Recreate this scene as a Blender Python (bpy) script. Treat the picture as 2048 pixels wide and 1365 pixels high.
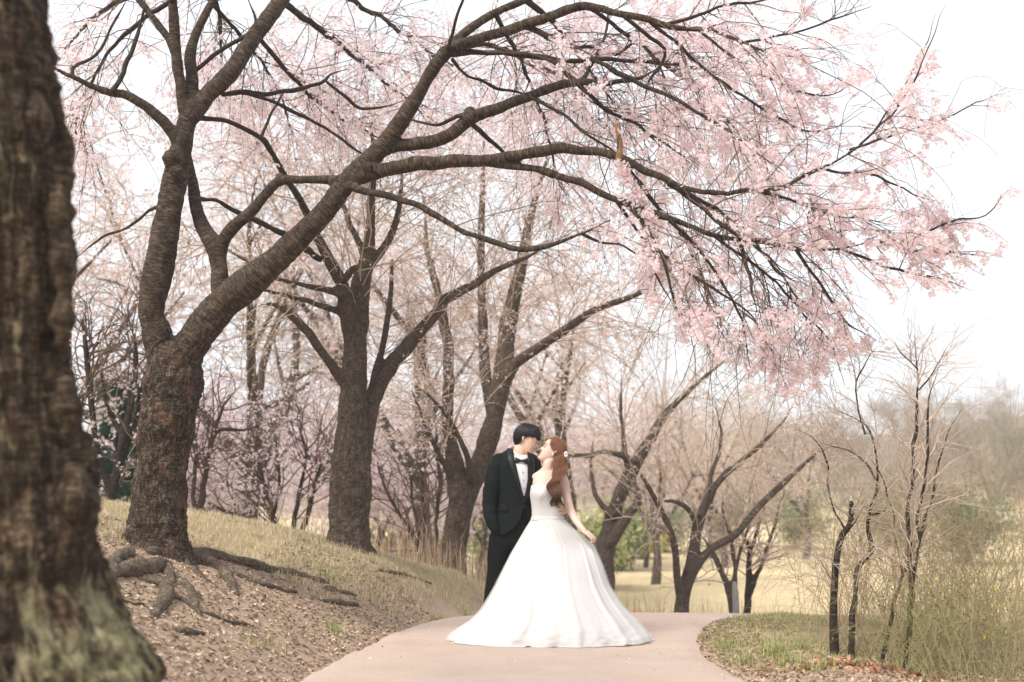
import bpy, math, random
import numpy as np
from mathutils import Vector, Matrix, kdtree, noise as mnoise

for _o in list(bpy.data.objects):
    bpy.data.objects.remove(_o)
SC = bpy.context.scene
COL = SC.collection
R = math.radians

# ------------------------------------------------------------------ camera
FPX = 2640.0                      # focal length in photo pixels (2048 wide)
CAMZ = 1.2
PITCH = math.atan((986 - 682.5) / FPX)
cam_d = bpy.data.cameras.new('camera')
cam = bpy.data.objects.new('camera', cam_d)
COL.objects.link(cam)
cam.location = (0, 0, CAMZ)
cam.rotation_euler = (math.pi / 2 + PITCH, 0, 0)
cam_d.sensor_width = 36.0
cam_d.lens = 36.0 * FPX / 2048.0
cam_d.clip_end = 3000
cam_d.clip_start = 0.05
cam_d.dof.use_dof = True
cam_d.dof.focus_distance = 10.9
cam_d.dof.aperture_fstop = 1.5
SC.camera = cam

# ------------------------------------------------------------------ sky and sun
SUN_EL, SUN_AZ = R(50), R(-138)    # azimuth from +Y towards +X: veiled sun high on the left
world = bpy.data.worlds.new('World')
SC.world = world
world.use_nodes = True
wn = world.node_tree
wn.nodes.clear()
sky = wn.nodes.new('ShaderNodeTexSky')
sky.sky_type = 'NISHITA'
sky.sun_disc = False
sky.sun_elevation = SUN_EL
sky.sun_rotation = SUN_AZ
sky.dust_density = 4.0
sky.air_density = 1.0
bg1 = wn.nodes.new('ShaderNodeBackground')
bg1.inputs[1].default_value = 0.06
wn.links.new(sky.outputs[0], bg1.inputs[0])
bg2 = wn.nodes.new('ShaderNodeBackground')           # thin even overcast veil
bg2.inputs[0].default_value = (0.90, 0.945, 1.0, 1)
bg2.inputs[1].default_value = 0.56
tc = wn.nodes.new('ShaderNodeTexCoord')
nz = wn.nodes.new('ShaderNodeTexNoise')
nz.inputs['Scale'].default_value = 1.6
nz.inputs['Detail'].default_value = 5
wn.links.new(tc.outputs['Generated'], nz.inputs['Vector'])
rng_ = wn.nodes.new('ShaderNodeMapRange')
rng_.inputs[1].default_value = 0.3
rng_.inputs[2].default_value = 0.7
rng_.inputs[3].default_value = 0.78
rng_.inputs[4].default_value = 0.96
wn.links.new(nz.outputs[0], rng_.inputs[0])
mixs = wn.nodes.new('ShaderNodeMixShader')
wn.links.new(rng_.outputs[0], mixs.inputs[0])
wn.links.new(bg1.outputs[0], mixs.inputs[1])
wn.links.new(bg2.outputs[0], mixs.inputs[2])
wo = wn.nodes.new('ShaderNodeOutputWorld')
wn.links.new(mixs.outputs[0], wo.inputs[0])

sun_d = bpy.data.lights.new('sun', 'SUN')
sun_d.energy = 2.3
sun_d.angle = R(18)
sun_d.color = (1.0, 0.93, 0.84)
sun = bpy.data.objects.new('sun', sun_d)
COL.objects.link(sun)
_sd = Vector((math.sin(SUN_AZ) * math.cos(SUN_EL), math.cos(SUN_AZ) * math.cos(SUN_EL), math.sin(SUN_EL)))
sun.rotation_euler = _sd.to_track_quat('Z', 'Y').to_euler()
sun.location = (-20, 10, 30)

vs = SC.view_settings
vs.view_transform = 'Standard'
vs.look = 'None'
vs.gamma = 1
vs.use_curve_mapping = False
vs.exposure = 1.22
SC.render.engine = 'CYCLES'
cy = SC.cycles
cy.use_denoising = True
cy.max_bounces = 12
cy.diffuse_bounces = 7
cy.transmission_bounces = 8
cy.volume_bounces = 3
cy.transparent_max_bounces = 8
cy.sample_clamp_indirect = 6.0

# ------------------------------------------------------------------ pixel helpers
_cp, _sp = math.cos(PITCH), math.sin(PITCH)
def at(px, py, Y):
    """photo pixel + distance along the ground (m) -> world point"""
    a = (px - 1024.0) / FPX
    b = -(py - 682.5) / FPX
    dy = _cp - b * _sp
    dz = _sp + b * _cp
    k = Y / dy
    return np.array([a * k, Y, CAMZ + dz * k])
def proj(P):
    P = np.asarray(P, float)
    x, y, z = P[..., 0], P[..., 1], P[..., 2] - CAMZ
    dep = y * _cp + z * _sp
    up = -y * _sp + z * _cp
    return 1024 + FPX * x / dep, 682.5 - FPX * up / dep
def mpp(Y):
    return Y / FPX

# ------------------------------------------------------------------ mesh helpers
def build(name, V, F, mat=None, parent=None, smooth=True, attrs=None, kind=None):
    """V (n,3) world coordinates; F: list of face arrays (k,3)/(k,4)"""
    V = np.asarray(V, np.float32).reshape(-1, 3)
    if not isinstance(F, (list, tuple)):
        F = [F]
    F = [np.asarray(f, np.int32) for f in F if len(f)]
    up_ = parent
    while up_ is not None and 'base' not in up_:
        up_ = up_.parent
    if up_ is not None:
        V = V - np.array(up_['base'][:], np.float32)
    me = bpy.data.meshes.new(name)
    me.vertices.add(len(V))
    me.vertices.foreach_set('co', V.ravel())
    loops = np.concatenate([f.ravel() for f in F])
    sizes = np.concatenate([np.full(len(f), f.shape[1], np.int32) for f in F])
    starts = np.concatenate([[0], np.cumsum(sizes)[:-1]]).astype(np.int32)
    me.loops.add(len(loops))
    me.loops.foreach_set('vertex_index', loops)
    me.polygons.add(len(sizes))
    me.polygons.foreach_set('loop_start', starts)
    me.polygons.foreach_set('loop_total', sizes)
    me.polygons.foreach_set('use_smooth', np.full(len(sizes), bool(smooth)))
    for k, arr in (attrs or {}).items():
        arr = np.asarray(arr, np.float32)
        if arr.ndim == 1:
            a = me.attributes.new(k, 'FLOAT', 'POINT'); a.data.foreach_set('value', arr)
        elif arr.shape[1] == 4:
            a = me.attributes.new(k, 'FLOAT_COLOR', 'POINT'); a.data.foreach_set('color', arr.ravel())
        else:
            a = me.attributes.new(k, 'FLOAT_VECTOR', 'POINT'); a.data.foreach_set('vector', arr.ravel())
    me.update(calc_edges=True)
    me.validate()
    if mat is not None:
        me.materials.append(mat)
    o = bpy.data.objects.new(name, me)
    COL.objects.link(o)
    if parent is not None:
        o.parent = parent
    if kind:
        o['kind'] = kind
    return o
def thing(name, label, cat, base, group=None):
    o = bpy.data.objects.new(name, None)
    COL.objects.link(o)
    o.location = [float(v) for v in base]
    o['base'] = [float(v) for v in base]
    o['label'] = label
    o['category'] = cat
    if group:
        o['group'] = group
    o.empty_display_size = 0.2
    return o
def unit(v):
    v = np.asarray(v, float)
    return v / np.maximum(np.linalg.norm(v, axis=-1, keepdims=True), 1e-9)
def catmull(P, step):
    """resample rows of P (any columns, first three xyz) through a Catmull-Rom curve"""
    P = np.asarray(P, float)
    if len(P) < 3:
        n = max(2, int(np.linalg.norm(P[-1, :3] - P[0, :3]) / step) + 1)
        return np.array([P[0] + (P[-1] - P[0]) * t for t in np.linspace(0, 1, n)])
    Q = np.vstack([2 * P[0] - P[1], P, 2 * P[-1] - P[-2]])
    out = []
    for i in range(1, len(Q) - 2):
        n = max(2, int(np.linalg.norm(Q[i + 1, :3] - Q[i, :3]) / step))
        for t in np.arange(n) / n:
            a, b, c, d = Q[i - 1], Q[i], Q[i + 1], Q[i + 2]
            out.append(.5 * ((2 * b) + (c - a) * t + (2 * a - 5 * b + 4 * c - d) * t * t + (3 * b - a - 3 * c + d) * t ** 3))
    out.append(P[-1])
    return np.array(out)
def frames(P):
    T = unit(np.gradient(P, axis=0))
    n = np.cross(T[0], [0, 0, 1.0])
    if np.linalg.norm(n) < .1:
        n = np.cross(T[0], [1.0, 0, 0])
    n = n / np.linalg.norm(n)
    N = []
    for t in T:
        n = n - t * np.dot(n, t)
        n = n / max(np.linalg.norm(n), 1e-9)
        N.append(n)
    N = np.array(N)
    return T, N, np.cross(T, N)
def tube(P, rad, sides=12, cap=True, flat=1.0, nref=None):
    """swept tube with closed round ends; returns V, [quads, tris], bark coords"""
    P = np.asarray(P, float); rad = np.asarray(rad, float)
    if cap:                                   # rounded ends
        t0 = unit(P[0] - P[1]); t1 = unit(P[-1] - P[-2])
        P = np.vstack([P[0] + t0 * rad[0] * .8, P[0] + t0 * rad[0] * .5, P, P[-1] + t1 * rad[-1] * .5, P[-1] + t1 * rad[-1] * .8])
        rad = np.concatenate([[rad[0] * .35, rad[0] * .8], rad, [rad[-1] * .8, rad[-1] * .35]])
    T, N, B = frames(P)
    n = len(P)
    a = np.arange(sides) * 2 * math.pi / sides
    ca, sa = np.cos(a), np.sin(a) * flat
    V = P[:, None] + rad[:, None, None] * (ca[None, :, None] * N[:, None] + sa[None, :, None] * B[:, None])
    s = np.concatenate([[0], np.cumsum(np.linalg.norm(np.diff(P, axis=0), axis=1))])
    bark = np.stack([rad[:, None] * ca, rad[:, None] * sa, np.repeat(s[:, None], sides, 1)], -1)
    i = np.arange(n - 1)[:, None] * sides; j = np.arange(sides)[None]
    j2 = (j + 1) % sides
    Q = np.stack([i + j, i + j2, i + sides + j2, i + sides + j], -1).reshape(-1, 4)
    V = V.reshape(-1, 3); bark = bark.reshape(-1, 3)
    tris = []
    if cap:
        c0, c1 = len(V), len(V) + 1
        V = np.vstack([V, P[0], P[-1]]); bark = np.vstack([bark, [0, 0, s[0]], [0, 0, s[-1]]])
        jj = np.arange(sides); jj2 = (jj + 1) % sides; e = (n - 1) * sides
        tris = np.vstack([np.stack([np.full(sides, c0), jj2, jj], -1), np.stack([np.full(sides, c1), e + jj, e + jj2], -1)])
    return V, [Q, tris], bark
def merge(parts):
    """[(V,[F..],bark)...] -> one"""
    Vs, Qs, Ts, Bs, o = [], [], [], [], 0
    for V, F, b in parts:
        Vs.append(V); Bs.append(b)
        for f in F:
            f = np.asarray(f, int)
            if len(f):
                (Qs if f.shape[1] == 4 else Ts).append(f + o)
        o += len(V)
    return np.vstack(Vs), [np.vstack(Qs) if Qs else np.zeros((0, 4), int), np.vstack(Ts) if Ts else np.zeros((0, 3), int)], np.vstack(Bs)
def tubes_batch(P, Rr, sides=3):
    """P (N,K,3), Rr (N,K) -> thin open tubes"""
    N, K = P.shape[:2]
    T = unit(np.gradient(P, axis=1))
    ref = np.cross(unit(P[:, -1] - P[:, 0] + 1e-6), np.array([.31, .83, .46]))
    ref = unit(ref)[:, None]
    n1 = unit(np.cross(T, np.cross(ref, T) + 1e-6)); n2 = np.cross(T, n1)
    a = np.arange(sides) * 2 * math.pi / sides
    V = P[:, :, None] + Rr[:, :, None, None] * (np.cos(a)[:, None] * n1[:, :, None] + np.sin(a)[:, None] * n2[:, :, None])
    seg = np.linalg.norm(np.diff(P, axis=1), axis=2)
    s = np.concatenate([np.zeros((N, 1)), np.cumsum(seg, 1)], 1)
    bark = np.stack([Rr[:, :, None] * np.cos(a), Rr[:, :, None] * np.sin(a), np.repeat(s[:, :, None], sides, 2)], -1)
    i = (np.arange(N)[:, None, None] * K + np.arange(K - 1)[None, :, None]) * sides
    j = np.arange(sides)[None, None]; j2 = (j + 1) % sides
    Q = np.stack([i + j, i + j2, i + sides + j2, i + sides + j], -1).reshape(-1, 4)
    return V.reshape(-1, 3), [Q], bark.reshape(-1, 3)
def voxel(parts, size, smooth=2, factor=.5, one=True):
    """union of closed pieces as one continuous skin"""
    V, F, _ = merge(parts)
    o = build('tmp_skin', V, F)
    m = o.modifiers.new('r', 'REMESH'); m.mode = 'VOXEL'; m.voxel_size = size
    if smooth:
        s = o.modifiers.new('s', 'SMOOTH'); s.factor = factor; s.iterations = smooth
    dg = bpy.context.evaluated_depsgraph_get()
    dg.update()
    me = bpy.data.meshes.new_from_object(o.evaluated_get(dg))
    n = len(me.vertices); V = np.empty(n * 3, np.float32); me.vertices.foreach_get('co', V)
    nl = len(me.loops); L = np.empty(nl, np.int32); me.loops.foreach_get('vertex_index', L)
    S = np.empty(len(me.polygons), np.int32); me.polygons.foreach_get('loop_total', S)
    st = np.concatenate([[0], np.cumsum(S)[:-1]])
    q = st[S == 4][:, None] + np.arange(4); t = st[S == 3][:, None] + np.arange(3)
    F = [L[q], L[t]]
    old = o.data
    bpy.data.objects.remove(o); bpy.data.meshes.remove(old); bpy.data.meshes.remove(me)
    V = V.reshape(-1, 3).astype(float)
    return biggest(V, F) if one else (V, F)
def biggest(V, F):
    """keep the largest connected skin"""
    E = np.vstack([np.stack([f[:, k], f[:, (k + 1) % f.shape[1]]], -1) for f in F if len(f) for k in range(f.shape[1])])
    lab = np.arange(len(V))
    for _ in range(400):
        old = lab.copy()
        m_ = np.minimum(lab[E[:, 0]], lab[E[:, 1]])
        np.minimum.at(lab, E[:, 0], m_); np.minimum.at(lab, E[:, 1], m_)
        lab = lab[lab]; lab = lab[lab]
        if (lab == old).all():
            break
    u, c = np.unique(lab, return_counts=True)
    keep = lab == u[c.argmax()]
    idx_ = np.cumsum(keep) - 1
    return V[keep], [idx_[f[keep[f[:, 0]]]] if len(f) else f for f in F]
def vnormals(V, F):
    N = np.zeros_like(V)
    for f in F:
        if len(f):
            n = np.cross(V[f[:, 1]] - V[f[:, 0]], V[f[:, 2]] - V[f[:, 0]])
            for k in range(f.shape[1]):
                np.add.at(N, f[:, k], n)
    return unit(N)
def vnoise(P, scale, seed=0.0):
    """cheap smooth 3-D value noise in -1..1, vectorised"""
    Q = np.asarray(P, float) * scale + seed * 17.13
    I = np.floor(Q).astype(np.int64); f = Q - I
    f = f * f * (3 - 2 * f)
    def h(a, b, c):
        n = (a * 374761393 + b * 668265263 + c * 2147483647 + 1013904223) & 0xffffffff
        n = ((n ^ (n >> 13)) * 1274126177) & 0xffffffff
        return ((n ^ (n >> 16)) & 0xffff) / 32767.5 - 1
    r = 0
    for dx in (0, 1):
        wx = f[..., 0] if dx else 1 - f[..., 0]
        for dy in (0, 1):
            wy = f[..., 1] if dy else 1 - f[..., 1]
            for dz in (0, 1):
                wz = f[..., 2] if dz else 1 - f[..., 2]
                r = r + wx * wy * wz * h(I[..., 0] + dx, I[..., 1] + dy, I[..., 2] + dz)
    return r
def sstep(a, b, x):
    t = np.clip((np.asarray(x, float) - a) / (b - a), 0, 1)
    return t * t * (3 - 2 * t)

# ------------------------------------------------------------------ materials
def mat_new(name):
    m = bpy.data.materials.new(name); m.use_nodes = True
    nt = m.node_tree; nt.nodes.clear()
    out = nt.nodes.new('ShaderNodeOutputMaterial')
    b = nt.nodes.new('ShaderNodeBsdfPrincipled')
    nt.links.new(b.outputs[0], out.inputs[0])
    return m, nt, b, out
def N_(nt, kind, **kw):
    n = nt.nodes.new(kind)
    for k, v in kw.items():
        if k in n.inputs:
            n.inputs[k].default_value = v
        else:
            setattr(n, k, v)
    return n
def ramp(nt, stops, src=None):
    r = nt.nodes.new('ShaderNodeValToRGB')
    e = r.color_ramp.elements
    while len(e) > 1:
        e.remove(e[0])
    e[0].position = stops[0][0]; e[0].color = (*stops[0][1], 1)
    for p, c in stops[1:]:
        x = e.new(p); x.color = (*c, 1)
    if src is not None:
        nt.links.new(src, r.inputs[0])
    return r
def noise(nt, vec, scale, detail=4, rough=.55, dist=0.0):
    n = N_(nt, 'ShaderNodeTexNoise', Scale=scale, Detail=detail, Roughness=rough, Distortion=dist)
    if vec is not None:
        nt.links.new(vec, n.inputs['Vector'])
    return n.outputs['Fac']
def mapped(nt, vec, sc):
    m = nt.nodes.new('ShaderNodeMapping'); m.inputs['Scale'].default_value = sc
    nt.links.new(vec, m.inputs['Vector'])
    return m.outputs[0]
def mixc(nt, fac, a, b, mode='MIX'):
    m = nt.nodes.new('ShaderNodeMix'); m.data_type = 'RGBA'; m.blend_type = mode
    for sock, v in ((m.inputs[0], fac), (m.inputs[6], a), (m.inputs[7], b)):
        if isinstance(v, bpy.types.NodeSocket):
            nt.links.new(v, sock)
        elif isinstance(v, (int, float)):
            sock.default_value = v
        else:
            sock.default_value = (*v, 1) if len(v) == 3 else v
    return m.outputs[2]
def mth(nt, op, a, b=0.0, c=None):
    m = nt.nodes.new('ShaderNodeMath'); m.operation = op
    for k, v in enumerate((a, b) if c is None else (a, b, c)):
        if isinstance(v, bpy.types.NodeSocket):
            nt.links.new(v, m.inputs[k])
        else:
            m.inputs[k].default_value = v
    return m.outputs[0]
def bump(nt, b, h, strength, dist):
    n = N_(nt, 'ShaderNodeBump', Strength=strength, Distance=dist)
    nt.links.new(h, n.inputs['Height']); nt.links.new(n.outputs[0], b.inputs['Normal'])
    return n
def attr(nt, name, out='Vector'):
    a = nt.nodes.new('ShaderNodeAttribute'); a.attribute_name = name
    return a.outputs[out]
def wpos(nt):
    return nt.nodes.new('ShaderNodeNewGeometry').outputs['Position']

def bark_material(name, dark, mid, light, rough_bark=.5, red=0.0, moss=None, ring=1.0, plates=.22, crackmap=(42, 42, 13)):
    m, nt, b, out = mat_new(name)
    v = attr(nt, 'bark')
    age = attr(nt, 'age', 'Fac')
    rings = noise(nt, mapped(nt, v, (17, 17, 95)), 1.0, 5, .66, .5)
    rings2 = noise(nt, mapped(nt, v, (34, 34, 300)), 1.0, 3, .6, .3)
    crack = noise(nt, mapped(nt, v, crackmap), 1.0, 6, .65, .8)
    plate = N_(nt, 'ShaderNodeTexVoronoi', Scale=1.0, feature='DISTANCE_TO_EDGE')
    nt.links.new(mapped(nt, mixc(nt, .25, v, noise_vec(nt, v, 9)), (26, 26, 14)), plate.inputs['Vector'])
    fine = noise(nt, v, 260, 3, .7)
    big = noise(nt, v, 3.2, 3, .5)
    mott = noise(nt, mapped(nt, v, (11, 11, 24)), 1.0, 4, .6, .4)
    young = mth(nt, 'ADD', mth(nt, 'ADD', mth(nt, 'MULTIPLY', rings, .5 * ring), mth(nt, 'MULTIPLY', rings2, .28 * ring)), mth(nt, 'MULTIPLY', mott, .2))
    plt = mth(nt, 'MINIMUM', mth(nt, 'MULTIPLY', plate.outputs['Distance'], 3.2), .5)
    old = mth(nt, 'ADD', mth(nt, 'ADD', mth(nt, 'MULTIPLY', crack, .55), mth(nt, 'MULTIPLY', rings, .40)), mth(nt, 'MULTIPLY', mth(nt, 'SUBTRACT', plt, .35), plates))
    h = nt.nodes.new('ShaderNodeMix')
    nt.links.new(mth(nt, 'MULTIPLY', age, rough_bark), h.inputs[0])
    nt.links.new(young, h.inputs[2]); nt.links.new(old, h.inputs[3])
    hh = mth(nt, 'ADD', h.outputs[0], mth(nt, 'MULTIPLY', fine, .12))
    c = ramp(nt, [(.40, dark), (.535, mid), (.68, light)], hh).outputs[0]
    c = mixc(nt, mth(nt, 'MULTIPLY', mth(nt, 'SUBTRACT', big, .35), .9), c, [x * .62 for x in mid])
    if red:
        rr = ramp(nt, [(.56, (0, 0, 0)), (.68, (1, 1, 1))], noise(nt, mapped(nt, v, (6, 6, 3.5)), 1.0, 5, .6, .5)).outputs[0]
        rf = mth(nt, 'MULTIPLY', mth(nt, 'MULTIPLY', rr, age), red)
        c = mixc(nt, mth(nt, 'MULTIPLY', rf, crack), c, (.20, .085, .042))
    if moss:
        z = nt.nodes.new('ShaderNodeSeparateXYZ'); nt.links.new(wpos(nt), z.inputs[0])
        n1 = noise(nt, mapped(nt, wpos(nt), (3.0, 3.0, 1.6)), 1.0, 6, .65, .6)
        hf = N_(nt, 'ShaderNodeMapRange'); nt.links.new(z.outputs[2], hf.inputs[0])
        hf.inputs[1].default_value = moss[0]; hf.inputs[2].default_value = moss[1]; hf.inputs[3].default_value = 1; hf.inputs[4].default_value = 0
        f = ramp(nt, [(.56, (0, 0, 0)), (.68, (1, 1, 1))], mth(nt, 'ADD', mth(nt, 'ADD', mth(nt, 'MULTIPLY', n1, .6), mth(nt, 'MULTIPLY', crack, .4)), mth(nt, 'MULTIPLY', hf.outputs[0], .10))).outputs[0]
        lich = mixc(nt, noise(nt, wpos(nt), 7, 4), (.10, .11, .035), (.56, .50, .31))
        c = mixc(nt, mth(nt, 'MULTIPLY', f, .8), c, lich)
    nt.links.new(c, b.inputs['Base Color'])
    b.inputs['Roughness'].default_value = .88
    b.inputs['Specular IOR Level'].default_value = .25
    bump(nt, b, hh, 1.0, .03)
    return m
def noise_vec(nt, v, scale):
    n = N_(nt, 'ShaderNodeTexNoise', Scale=scale, Detail=3)
    nt.links.new(v, n.inputs['Vector'])
    return n.outputs['Color']

M = {}
M['bark_main'] = bark_material('cherry_bark', (.008, .005, .003), (.045, .030, .020), (.21, .155, .115), 1.0, .8)
M['bark_limb'] = bark_material('cherry_limb_bark', (.008, .005, .004), (.038, .027, .020), (.15, .115, .09), .4)
M['bark_front'] = bark_material('old_trunk_bark', (.006, .004, .0025), (.040, .025, .014), (.22, .155, .095), 1.0, .2, (.55, 1.15), 1.0, .15, (30, 30, 4.5))
M['bark_back'] = bark_material('grey_cherry_bark', (.018, .013, .0095), (.080, .058, .044), (.21, .165, .13), .8, .2)
M['bark_dark'] = bark_material('dark_thin_bark', (.010, .007, .006), (.035, .025, .020), (.10, .077, .06), .4)
M['root'] = bark_material('root_bark', (.03, .021, .015), (.13, .097, .07), (.30, .245, .185), 1.0, .2)

def plain(name, col, rough=.7, var=.25, scale=12, bumpd=0, spec=.3, sheen=0, coord='pos'):
    m, nt, b, out = mat_new(name)
    v = wpos(nt)
    n = noise(nt, v, scale, 4)
    c = mixc(nt, n, [x * (1 - var) for x in col], [min(1, x * (1 + var)) for x in col])
    nt.links.new(c, b.inputs['Base Color'])
    b.inputs['Roughness'].default_value = rough
    b.inputs['Specular IOR Level'].default_value = spec
    if sheen:
        b.inputs['Sheen Weight'].default_value = sheen
    if bumpd:
        bump(nt, b, noise(nt, v, scale * 6, 3), .6, bumpd)
    return m
def vcol_leaf(name, transl=.4, rough=.6, spec=.2):
    """colour from the mesh's own 'tint' attribute, part of the light passing through"""
    m, nt, b, out = mat_new(name)
    c = attr(nt, 'tint', 'Color')
    nt.links.new(c, b.inputs['Base Color'])
    b.inputs['Roughness'].default_value = rough
    b.inputs['Specular IOR Level'].default_value = spec
    t = nt.nodes.new('ShaderNodeBsdfTranslucent'); nt.links.new(c, t.inputs[0])
    x = nt.nodes.new('ShaderNodeMixShader'); x.inputs[0].default_value = transl
    nt.links.new(b.outputs[0], x.inputs[1]); nt.links.new(t.outputs[0], x.inputs[2])
    nt.links.new(x.outputs[0], out.inputs[0])
    return m
M['petal'] = vcol_leaf('cherry_petals', .6)
M['leaf'] = vcol_leaf('leaves', .35)
M['straw'] = vcol_leaf('dry_grass', .3, .8, .1)
M['litter'] = vcol_leaf('leaf_litter', .1, .8, .1)
M['twig'] = plain('twig_bark', (.13, .085, .065), .85, .35, 30)
M['twig_tan'] = plain('tan_twig', (.48, .38, .31), .85, .35, 20)
M['twig_grey'] = plain('grey_brown_twig', (.46, .39, .36), .85, .3, 8)
# ------------------------------------------------------------------ terrain
PATH_C = catmull(np.array([(0.95, -6), (0.62, 2), (0.25, 6), (0.09, 8.3), (0.07, 9.6), (0.16, 10.6), (0.27, 11.5), (0.5, 12.6), (0.9, 13.8), (1.7, 15.4), (3.3, 17.6), (6.2, 20.6), (11, 24)], float) @ np.array([[1, 0, 0], [0, 1, 0]], float), .25)
PATH_HW = np.interp(PATH_C[:, 1], [-6, 8.4, 10.4, 14], [1.65, 1.5, 1.34, 1.34])
_pt = unit(np.gradient(PATH_C[:, :2], axis=0))
def path_d(x, y):
    """signed distance beyond the path's edge: positive left of it / right of it, and the side (+1 left)"""
    sh = np.shape(x); x = np.ravel(x); y = np.ravel(y)
    d = np.empty(len(x)); s = np.empty(len(x)); k = np.empty(len(x), int)
    for a in range(0, len(x), 20000):
        dx = x[a:a + 20000, None] - PATH_C[None, :, 0]; dy = y[a:a + 20000, None] - PATH_C[None, :, 1]
        q = dx * dx + dy * dy; i = q.argmin(1); r = np.arange(len(i))
        d[a:a + 20000] = np.sqrt(q[r, i]) - PATH_HW[i]
        s[a:a + 20000] = np.sign(_pt[i, 0] * dy[r, i] - _pt[i, 1] * dx[r, i])
    return d.reshape(sh), s.reshape(sh)
def base_z(y):
    return -1.25 * sstep(11.9, 26, y)
def height(x, y, detail=True):
    x = np.asarray(x, float); y = np.asarray(y, float)
    d, s = path_d(x, y)
    dl = np.where((s > 0), np.clip(d, 0, 60) + .42 * sstep(11.5, 13.5, y) * sstep(0, .7, d), 0)
    m = 1.0 * (1 - np.exp(-(dl / 1.3) ** 1.3)) + .04 * np.minimum(dl, 8)
    z = m * (1 - sstep(12.6, 20.5, y)) * (1 - .25 * sstep(8, 2, y)) + base_z(y)
    dr = np.where(s < 0, np.clip(d, 0, 30), 0)
    z = z - .05 * np.minimum(dr, 6) * (1 - sstep(14, 24, y)) + .05 * np.exp(-((dr - .8) / .5) ** 2) * (1 - sstep(12, 14, y)) * (s < 0)
    # far hill
    far = sstep(85, 190, y)
    z = z + far * (3.0 + 9.5 * sstep(20, 80, x)) * (1 + .15 * np.sin(x * .03))
    if detail:
        P = np.stack([x, y, np.zeros_like(x)], -1)
        off = sstep(0.0, .35, d)
        near = 1 - sstep(30, 60, y)
        z = z + off * near * (.035 * vnoise(P, 1.7, 1) + .018 * vnoise(P, 5.1, 2) + .007 * vnoise(P, 15, 3))
        z = z - .04 * (1 - sstep(-.08, .02, d))
    return z
def axis(dense0, dense1, step, lo, hi, grow=1.11):
    mid = list(np.arange(dense0, dense1, step))
    a = [mid[0]]; s = step
    while a[-1] > lo:
        s *= grow; a.append(a[-1] - s)
    b = [mid[-1]]; s = step
    while b[-1] < hi:
        s *= grow; b.append(b[-1] + s)
    return np.array(a[::-1][:-1] + mid + b[1:])
gx = axis(-5.2, 5.2, .045, -320, 320, 1.10)
gy = axis(4.5, 16.5, .05, -30, 520, 1.09)
X, Y = np.meshgrid(gx, gy)
Z = height(X, Y)
nxg, nyg = len(gx), len(gy)
idx = np.arange(nxg * nyg).reshape(nyg, nxg)
Q = np.stack([idx[:-1, :-1], idx[:-1, 1:], idx[1:, 1:], idx[1:, :-1]], -1).reshape(-1, 4)
GV = np.stack([X, Y, Z], -1).reshape(-1, 3)
gd, gs = path_d(GV[:, 0], GV[:, 1])

m, nt, b, out = mat_new('ground')
v = wpos(nt)
side = attr(nt, 'grassy', 'Fac'); farf = attr(nt, 'far', 'Fac')
n1 = noise(nt, v, 1.3, 5); n2 = noise(nt, v, 30, 5, .7); n3 = noise(nt, v, 95, 4, .7); n4 = noise(nt, v, 4.5, 5, .6)
dirt = ramp(nt, [(.3, (.16, .108, .074)), (.46, (.34, .25, .185)), (.6, (.46, .355, .275)), (.75, (.62, .51, .41))], mth(nt, 'ADD', mth(nt, 'MULTIPLY', n2, .5), mth(nt, 'MULTIPLY', n3, .5))).outputs[0]
dirt = mixc(nt, mth(nt, 'MULTIPLY', n4, .6), dirt, mixc(nt, n3, (.30, .215, .155), (.48, .375, .29)))
straw = ramp(nt, [(.3, (.24, .19, .11)), (.5, (.42, .345, .22)), (.72, (.56, .48, .34))], mth(nt, 'ADD', mth(nt, 'MULTIPLY', n2, .4), mth(nt, 'MULTIPLY', n3, .6))).outputs[0]
green = mixc(nt, n3, (.12, .125, .035), (.26, .25, .10))
straw = mixc(nt, ramp(nt, [(.5, (0, 0, 0)), (.66, (.38, .38, .38))], noise(nt, v, 2.3, 4)).outputs[0], straw, green)
mossc = mixc(nt, n2, (.09, .075, .015), (.25, .20, .04))
mossf = ramp(nt, [(.57, (0, 0, 0)), (.66, (.8, .8, .8))], noise(nt, v, 3.4, 5, .6)).outputs[0]
gfac = ramp(nt, [(.42, (0, 0, 0)), (.58, (1, 1, 1))], mth(nt, 'ADD', side, mth(nt, 'MULTIPLY', mth(nt, 'SUBTRACT', n4, .5), .9))).outputs[0]
straw = mixc(nt, mossf, straw, mossc)
c = mixc(nt, gfac, dirt, straw)
fld = ramp(nt, [(.3, (.42, .33, .19)), (.55, (.58, .47, .29)), (.8, (.66, .56, .37))], mth(nt, 'ADD', mth(nt, 'MULTIPLY', noise(nt, mapped(nt, v, (.05, .16, .1)), 1, 5), .6), mth(nt, 'MULTIPLY', noise(nt, v, 3, 4), .4))).outputs[0]
fld = mixc(nt, ramp(nt, [(.55, (0, 0, 0)), (.7, (.6, .6, .6))], noise(nt, mapped(nt, v, (.03, .12, .1)), 1, 3)).outputs[0], fld, (.28, .30, .12))
hill = mixc(nt, noise(nt, v, .2, 4), (.15, .12, .075), (.23, .19, .13))
c = mixc(nt, mth(nt, 'MINIMUM', farf, 1.0), c, fld)
c = mixc(nt, mth(nt, 'MAXIMUM', mth(nt, 'SUBTRACT', farf, 1.0), 0.0), c, hill)
nt.links.new(c, b.inputs['Base Color'])
b.inputs['Roughness'].default_value = .95
b.inputs['Specular IOR Level'].default_value = .1
bump(nt, b, mth(nt, 'ADD', n2, mth(nt, 'MULTIPLY', n3, .6)), .8, .02)
M['ground'] = m
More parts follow.
